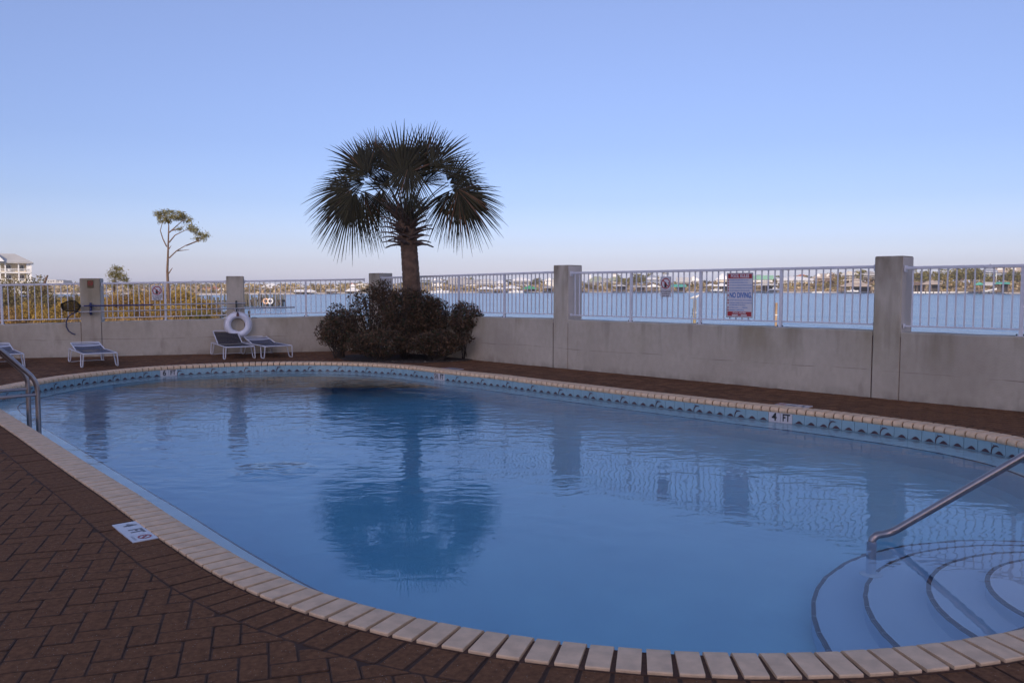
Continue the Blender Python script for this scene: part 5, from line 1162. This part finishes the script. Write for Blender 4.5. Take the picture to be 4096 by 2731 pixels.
def tree(fx, top, wpx, offd, pine_=False, label=None, group='trees along the far shore'):
    Y = shore_y(fx) + offd; p = D(fx, top, Y); gz = land_z(offd, fx) - .2; h = max(1.2, p.z - gz); wd = wpx/F*Y
    t = thing('pine_tree' if pine_ else 'tree', label, 'tree', (p.x, p.y, gz), random.uniform(0,6.28), group)
    c = link('crown', random.choice(PCROWN if pine_ else CROWN), t); c.scale = (wd/.95, wd/.95, h*1.0); k_ = link('trunk', TRUNK, t); k_.scale = (h, h, h)
    if pine_: c.location.z = h*.12; c.scale.z = h*.88
TOPS = [(741,1150),(900,1146),(1020,1145),(1100,1136),(1150,1142),(1200,1135),(1250,1138),(1330,1136),(1400,1124),(1500,1128),(1620,1122),(1800,1110),(1900,1108),(2000,1118),(2100,1112),(2170,1103),(2230,1112),(2330,1125),(2400,1118),(2500,1104),(2560,1096),(2620,1110),(2700,1118),(2830,1118),(2900,1112),(3060,1094),(3120,1100),(3180,1096),(3260,1092),(3340,1086),(3440,1080),(3520,1080),(3640,1076),(3720,1078),(3800,1078),(3850,1066),(3930,1074),(4000,1076),(4100,1078)]
for fx in np.arange(744, 4130, 15):
    if random.random() < .12: continue
    tp_ = float(np.interp(fx, *zip(*TOPS))); s_ = 1 if fx > 1700 else .8
    nh = min(hinfo, key=lambda q: abs(q[0]-fx)); side = 'behind' if abs(nh[0]-fx) < 12 else ('just left of' if fx < nh[0] else 'just right of')
    tree(fx + random.uniform(-7,7), tp_ + random.uniform(0, 16), random.uniform(38,64)*s_, random.uniform(76,104), random.random() < .5, 'tree %s the %s' % (side, short(nh[1])))
for fx in np.arange(2320, 4120, 30):   # lower growth between the houses and the water
    tree(fx + random.uniform(-10,10), random.uniform(1128,1146) - (8 if fx > 3500 else 0), random.uniform(36,62), random.uniform(16,30), False, place_label('low bank scrub', fx), 'scrub on the far bank')
for fx in np.arange(760, 2300, 34):
    if 1040 < fx < 1300 and random.random() < .3: continue
    tree(fx + random.uniform(-10,10), random.uniform(1148,1158), random.uniform(26,44), random.uniform(14,26), False, place_label('low bank scrub', fx), 'scrub on the far bank')
for fx, tp_, wp, od, pi_, lab in ((3650,1075,46,24,True,'yellow green pine touching the right side of the largest pillar'),(3688,1080,62,22,True,'round pine second right of the largest pillar'),(3756,1076,50,26,True,'pine above the tan roofed dark boathouse'),(3790,1082,56,24,False,'brown bushy tree right of the tan dark boathouse'),(3818,1078,50,28,True,'pine in the middle of the right edge railing'),(3846,1064,46,24,True,'tall thin pine in the middle of the right edge railing'),(3892,1062,60,28,True,'tall pine left of the mint gabled house'),(3925,1076,44,22,True,'pine in front of the mint house, left side'),(3960,1096,46,18,True,'small pine below the mint gable windows'),(4028,1072,70,22,True,'big pine in front of the tan roofed house'),(4080,1080,60,24,True,'pine at the right edge of the picture'),
        (2490,1100,56,40,True,'pine right of the cupola house'),(2532,1094,52,44,True,'pine crown left of the first railing post'),(2566,1094,54,40,True,'pine cluster right of the first railing post'),(2598,1088,30,70,True,'tall pine beside the dark pointed gable'),(3336,1090,52,36,False,'dark green tree left of the cream columned house'),(3356,1104,46,30,False,'orange brown tree left of the cream columned house'),(3440,1078,48,44,True,'spreading pine between the two cream houses')):
    tree(fx, tp_, wp, od, pi_, lab, 'trees along the far shore')
V = []                                   # the scrub that clothes the bank and the ground behind
for i in range(36000):
    fx = random.uniform(-600, 4500); s_ = 9 + 110*random.random()**1.3
    y = shore_y(fx) + s_; x = (fx - CXP)/F*y; z = land_z(s_, fx) + (.45*math.sin(fx*.037 + s_*.2) + .3*math.sin(fx*.11 + s_*.5) if s_ > 10 else 0)
    if math.sin(fx*.05)+math.sin(fx*.023+s_*.12)+math.sin(s_*.4+fx*.013) < -.55: continue
    V.append((x, y, z + random.random()**1.5*(3.4 if fx > 3450 else 1.7 if fx > 1700 else 2.4)))
stuff(link('bank_scrub', quadmesh('bank_scrub', leaves(len(V), np.array(V), .62, .6), [TREEL, TREEB, TANS], mi=rng.integers(0, 3, len(V)).astype(np.int32))))
# slim palms over the no glassware sign
for fx, tp_, lab in ((2656,1086,'left of the two slim palms rising above the no glassware sign'),(2668,1088,'right of the two slim palms rising above the no glassware sign'),(2632,1104,'short palm left of the no glassware sign')):
    Y = shore_y(fx) + 40; p = D(fx, tp_, Y); gz = land_z(40, fx); t = thing('palm_tree', lab, 'palm', (p.x, p.y, gz), 0, 'slim palms across the lagoon'); h = p.z - gz
    MB().tube([(0,0,-.2),(.1,0,h*.5),(0,0,h-.6)], [.2,.16,.13], 6).build('trunk', BARK, t); V = []
    for i in range(26):
        a = random.uniform(0,6.28); e = random.uniform(-.7,1.2); d = Vector((math.cos(a)*math.cos(e), math.sin(a)*math.cos(e), math.sin(e))); s_ = d.cross(Vector((0,0,1))).normalized()*.16; c0 = Vector((0,0,h-.6)); m_ = c0 + d*.8; e_ = c0 + d*1.4 + Vector((0,0,-.5)); V += [c0-s_*.3, c0+s_*.3, m_+s_, m_-s_, m_-s_, m_+s_, e_+s_*.2, e_-s_*.2]
    link('crown', quadmesh('crown', np.array([tuple(v) for v in V]), TREEL), t)

# ------------------------------------------------------------------ the old pier on the left, pilings, bird
PYR = 127
a, b = D(806, 1204, PYR), D(1122, 1203, PYR); t = thing('pier', 'dark old timber pier with standing pilings left of the palm', 'pier', (a.x, PYR, LZ)); Lx = b.x - a.x
mb = MB(); mb.box(-14, 0, .68, Lx*.44, 2.2, .84); mb.box(Lx*.44, 0, .62, Lx, 2.4, .95); mb.build('walkway', WOODG, t)
PILE = mesh_of(MB().tube([(0,0,-1),(0,0,1)], .13, 8), 'piling', mat('weathered_piling', (.11,.10,.075), .9, .3, 2), smooth=True)
for i in range(24):
    for y in (-.2, 2.5):
        o = link('piling', PILE, t, (Lx*i/23*1.02 - .1 + random.uniform(-.12,.12), y, .15)); o.scale = (1,1,random.choice((1.2,1.5,1.75,1.65)) if i > 1 else 1.4)
for i in range(0, 23, 2):
    mb = MB(); x0, x1 = Lx*i/23, Lx*(i+1.6)/23; mb.bar((x0,-.25,.05),(x1,-.25,.62),.06,.14); mb.bar((x1,-.25,.05),(x0,-.25,.62),.06,.14); mb.build('cross_brace', WOODG, t)
mb = MB(); mb.box(Lx*.70,.4,.95,Lx*.78,1.2,1.35); mb.box(Lx*.70,.4,1.55,Lx*.78,1.2,1.62); mb.build('bench', WOODG, t)
for xx, m_ in ((.83, PM['peach']), (.885, PM['white'])):
    p = Vector((a.x + Lx*xx, PYR-.55, LZ+.75)); o = MB().tube([(.36*math.cos(q), 0, .36*math.sin(q)) for q in np.linspace(0,6.283,20,endpoint=False)], .13, 8, closed=True).build('lifebuoy', m_, None, smooth=True, loc=p); tag(o, ('orange lifebuoy' if xx < .85 else 'white lifebuoy') + ' hanging on the side of the old pier', 'lifebuoy')
def piling(fx, ftop, Y, r_, label, m_):
    p = D(fx, ftop, Y); t = thing('mooring_post', label, 'post', (p.x, p.y, LZ)); h = p.z - LZ
    MB().tube([(0,0,-1),(0,0,h*.5),(.01,0,h)], [r_, r_, r_*.95], 10).build('shaft', m_, t, smooth=True); MB().tube([(.005,0,h*.72),(.006,0,h*.745)], r_*1.14, 10).build('band', PM['white'], t); return Vector((p.x+.01, p.y, p.z))
PW1 = mat('sunlit_post_wood', (.36,.29,.16), .85, .25, 2); PW2 = mat('orange_post_wood', (.42,.28,.17), .85, .3, 2)
tpp = piling(2779, 1198, 40, .075, 'wooden mooring post carrying a gull, beyond the railing left of the pool rules', PW1)
piling(3105, 1211, 40, .06, 'slim orange post beyond the railing right of the pool rules', PW2)
g_ = thing('gull', 'white gull perched on the post left of the pool rules sign', 'gull', tpp)
mb = MB(); body = [(-.26,0,.055),(-.17,0,.07),(-.06,0,.10),(.05,0,.125),(.12,0,.15),(.16,0,.185)]; mb.tube(body, [.012,.035,.075,.078,.05,.03], 10); mb.tube([(.12,0,.175),(.16,0,.20),(.20,0,.20),(.225,0,.195)], [.028,.045,.034,.012], 10); mb.build('body', PM['white'], g_, smooth=True)
mb = MB(); [mb.add([(.08,s*.055,.155),(-.04,s*.085,.13),(-.28,s*.03,.07),(-.20,s*.06,.06),(.02,s*.085,.085)], [(0,1,2,3,4)]) for s in (-1,1)]; mb.build('wing', PM['ltgrey'], g_); mb = MB(); mb.tube([(.22,0,.195),(.27,0,.185)], [.012,.003], 6); mb.build('beak', PM['yellow'], g_); mb = MB(); [mb.tube([(0,s*.025,.0),(0,s*.025,.06)], .006, 5) for s in (-1,1)]; mb.build('leg', PM['peach'], g_)
p = D(2762, 1292, 38); t = thing('sea_oat_stalk', 'thin dry plant stalk beside the mooring post', 'plant', (p.x, p.y, -1.2)); mb = MB(); hh = D(2766, 1236, 38).z + 1.2; mb.tube([(0,0,0),(.03,0,hh*.6),(.10,0,hh)], [.012,.008,.003], 5); mb.build('stem', TWIG, t)
V = []
for i in range(60):
    u = random.uniform(.45,1); b0 = np.array((.03+.07*max(0,u-.6)/.4, 0, hh*u)); d = rng.normal(size=3)*.035; s_ = rng.normal(size=3)*.008; V += [b0-s_, b0+s_, b0+d+s_, b0+d-s_]
link('leaves', quadmesh('leaves', np.array(V), TWIG), t)
p = on_left(998, 1272, -.10); t = thing('tap_fitting', 'small brass fitting on the wall top right of the life ring', 'tap', (p.x, p.y, lz(p.x))); mb = MB(); mb.tube([(0,0,0),(0,0,.10)], .02, 8); mb.tube([(0,0,.10),(.0,-.05,.11)], .016, 8); mb.lathe([(0,.17),(.028,.165),(.032,.14),(.02,.11)], 10); mb.build('body', mat('old_brass', (.20,.13,.06), .5, .2, 20, metal=.5), t, smooth=True); MB().tube([(.05,.0,.012),(.12,.02,.018),(.17,-.01,.012)], .008, 6).build('lever', DARKG, t)

# ------------------------------------------------------------------ apartment block, tower and far land on the left
AY = 240; sc_ = 207/F; ax = D(0, 1140, AY); t = thing('apartment_block', 'white and yellow apartment block with balconies at the left edge', 'apartment building', (D(24,1140,AY).x, AY, -1.0), R(30)); Zf = lambda fy: D(60, fy, AY).z + 1.0; Xf = lambda fx: (fx - 24)*sc_
ze, zr = Zf(1049), Zf(1011); x1 = Xf(129); x0 = Xf(-190)
mb = MB(); mb.box(x0, 2.4, 0, Xf(108), 15, ze); mb.build('wall', PM['yellow'], t); mb = MB(); mb.box(Xf(108), .3, 0, x1-.3, 15, ze-.02); mb.build('side_wall', PM['white'], t)
mb = MB(); mb.add([(Xf(20),-.8,ze),(x1+.5,-.8,ze),(x1+.5,16,ze),(x0,16,ze),(x0,-.8,ze),(Xf(62),7.5,zr),(x0,7.5,zr)], [(0,1,5,6,4),(1,2,5),(2,3,6,5)]); mb.box(x0,-.7,ze-.28,x1+.4,-.5,ze); mb.box(x1+.2,-.5,ze-.28,x1+.4,15.8,ze); mb.build('roof', PM['ltgrey'], t)
mb = MB(); mb.add([(Xf(-60),-1.6,ze+.2),(Xf(23),-1.6,ze+.2),(Xf(-18),-1.6,ze+3.4),(Xf(-60),3,ze+.2),(Xf(23),3,ze+.2),(Xf(-18),6,ze+3.4)], [(0,1,2),(1,4,5,2),(0,2,5,3)]); mb.build('gable', PM['white'], t)
for lv in range(4):
    zf = ze - 2.9*(lv+1)
    if zf < -.2: continue
    mb = MB(); mb.box(x0, 0, zf-.28, x1, 2.39, zf); sl_ = mb.build('balcony', PM['white'], t)
    mb = MB(); mb.box(x0, .02, zf+.95, x1, .12, zf+1.05); mb.box(x0, .04, zf+.1, x1, .10, zf+.16); [mb.box(x, .05, zf+.16, x+.07, .09, zf+.95) for x in np.arange(Xf(-20), x1, .28)]; mb.build('balustrade', PM['white'], sl_)
    for fx in (-20, 34, 86):
        a_, b_ = win_mesh(1.6, 1.9); wn = link('window', a_, t, (Xf(fx), 2.4, zf+1.25)); link('pane', b_, wn)
for fx in (-40, 3, 24, 77, 127):
    mb = MB(); mb.box(Xf(fx)-.16, .0, 0, Xf(fx)+.16, .32, ze-.29); mb.build('column', PM['white'], t)
mb = MB(); cx = Xf(40); zf = ze-2.9; mb.box(cx-.5,.9,zf+.3,cx+.5,1.8,zf+.42); mb.box(cx-.5,1.7,zf+.42,cx+.5,1.85,zf+1.2); [mb.box(cx+sx*.45-.05,.9+sy*.8,zf,cx+sx*.45+.05,1.0+sy*.8,zf+.6) for sx in (-1,1) for sy in (0,1)]; o = mb.build('balcony_chair', PM['white'], None, loc=t.location); o.rotation_euler.z = R(30); tag(o, 'white chair on the upper balcony of the apartment block', 'chair')
TY = 820; p0, p1 = D(190,1150,TY), D(252,1150,TY); t = thing('condo_tower', 'hazy grey condo tower far behind the scrub on the left', 'tower block', ((p0.x+p1.x)/2, TY, 0)); wd = p1.x-p0.x; zt = D(220,1119,TY).z
mb = MB(); mb.box(-wd/2,0,-3,wd*.1,18,zt); mb.box(wd*.1,1,-3,wd/2,17,zt-.6); mb.build('wall', PM['ltgrey'], t)
for lv in range(5):
    z = zt - 3 - lv*3.1; mb = MB(); mb.box(wd*.12,-.6,z-.25,wd/2+.6,.95,z); mb.build('balcony', PM['white'], t)
    a_, b_ = win_mesh(1.6,1.6)
    for xx in (-.4,-.25,-.1,.2,.38): wn = link('window', a_, t, (wd*xx, 0 if xx < .1 else 1.0, z+1.5)); link('pane', b_, wn)
for fx0, fx1, rd_, ev, bs, Y, rc, wc, kd, lab in ((258,292,1157,1167,1185,420,'red','white','hip','far red roofed house right of the condo tower'),(240,280,1163,1170,1186,380,'white','white','gable','far white house below the condo tower'),(405,440,1163,1170,1182,330,'white','white','hip','far white house between the plaque pillar and the small pine'),(436,470,1160,1168,1182,340,'white','white','gable','far white gable beside the small pine'),(640,668,1152,1162,1176,330,'white','white','hip','white roof showing beside the small no glassware sign'),(676,700,1158,1164,1176,330,'white','cream','hip','white roof just right of the tall pine trunk')):
    fxc = (fx0+fx1)/2; c = D(fxc, bs, Y); t = thing('house', lab, 'house', (c.x, c.y, c.z), 0); wd = (fx1-fx0)/F*Y; ze, zr = D(fxc,ev,Y).z-c.z, D(fxc,rd_,Y).z-c.z
    mb = MB(); mb.box(-wd/2,0,-3,wd/2,8,ze); mb.build('wall', PM[wc], t); mb = MB(); roof(mb,-wd/2,wd/2,0,8,ze,zr,kd,.4); mb.build('roof', PM[rc], t)
    a_, b_ = win_mesh(1.2,1.2); [link('pane', b_, link('window', a_, t, (wd*xx,0,ze*.45))) for xx in (-.28,.05,.33)]
lob = []
for i in range(120):
    Y = random.uniform(900, 1300); fx = random.uniform(-200, 900); lob.append(((fx-CXP)/F*Y, Y, -1, random.uniform(8,20), 10, random.uniform(4,9)))
pts = lobes(9000, lob, .3); pts = pts[pts[:,2] > -2]; stuff(link('far_woods', quadmesh('far_woods', leaves(len(pts), pts, 1.6, .7), OAKL)))
mb = MB(); mb.add([(-1400,860,-2),(-260,860,-2),(-260,1500,-.5),(-1400,1500,-.5)], [(0,1,2,3)]); structure(mb.build('far_land', SHORE, None))

# ------------------------------------------------------------------ an unseen condominium, placed and narrowed to keep the sun off the pool deck
BX0, BX1, BY, BHT = -31, 1, -60, 47.0
t = thing('shade_condo', 'tall unseen condominium added behind the camera to shade the pool deck', 'apartment building', (0, BY, 0)); mb = MB(); mb.box(BX0, -16, -2, BX1, 0, BHT); mb.build('wall', PM['cream'], t)
for lv in range(1, 15):
    mb = MB(); mb.box(BX0, .002, lv*3.1-.2, BX1, 1.5, lv*3.1); mb.build('balcony', PM['white'], t)
a_, b_ = win_mesh(2.4, 2.0)
for lv in range(15):
    for x in np.arange(BX0+3, BX1-2, 5.2): wn = link('window', a_, t, (x, .0, lv*3.1+1.3)); wn.rotation_euler.z = math.pi; link('pane', b_, wn)
mb = MB(); mb.add([(-90,-90,-.05),(70,-90,-.05),(70,-4.6,-.05),(-90,-4.6,-.05)], [(0,1,2,3)]); mb.add([(-90,-4.6,-.05),(-15,-4.6,-.05),(-15,15.9,-.05),(-90,-6,-.05)], [(0,1,2,3)]); structure(mb.build('courtyard_ground', SAND, None))

# trees that would share a label are told apart by their place from left to right
by = {}
for o in bpy.data.objects:
    if o.parent is None and o.get('group') in ('trees along the far shore', 'scrub on the far bank'): by.setdefault(o['label'], []).append(o)
for lab, os_ in by.items():
    if len(os_) > 1:
        os_.sort(key=lambda o: o.location.x / o.location.y)
        for i, o in enumerate(os_): o['label'] = ('leftmost' if i == 0 else ORD[i] + ' from left') + ' ' + lab

# ------------------------------------------------------------------ the air over the lagoon
HAZE = bpy.data.materials.new('haze_air'); HAZE.use_nodes = True; hn = HAZE.node_tree
for x in list(hn.nodes):
    if x.type != 'OUTPUT_MATERIAL': hn.nodes.remove(x)
hv = hn.nodes.new('ShaderNodeVolumePrincipled'); hv.inputs['Color'].default_value = (.93, .95, 1, 1); hv.inputs['Density'].default_value = .00028; hv.inputs['Anisotropy'].default_value = .2
hn.links.new(hv.outputs[0], [x for x in hn.nodes if x.type == 'OUTPUT_MATERIAL'][0].inputs['Volume'])
mb = MB(); mb.box(-1460, -110, -4.5, 1460, 1560, 52); stuff(mb.build('haze', HAZE, None))
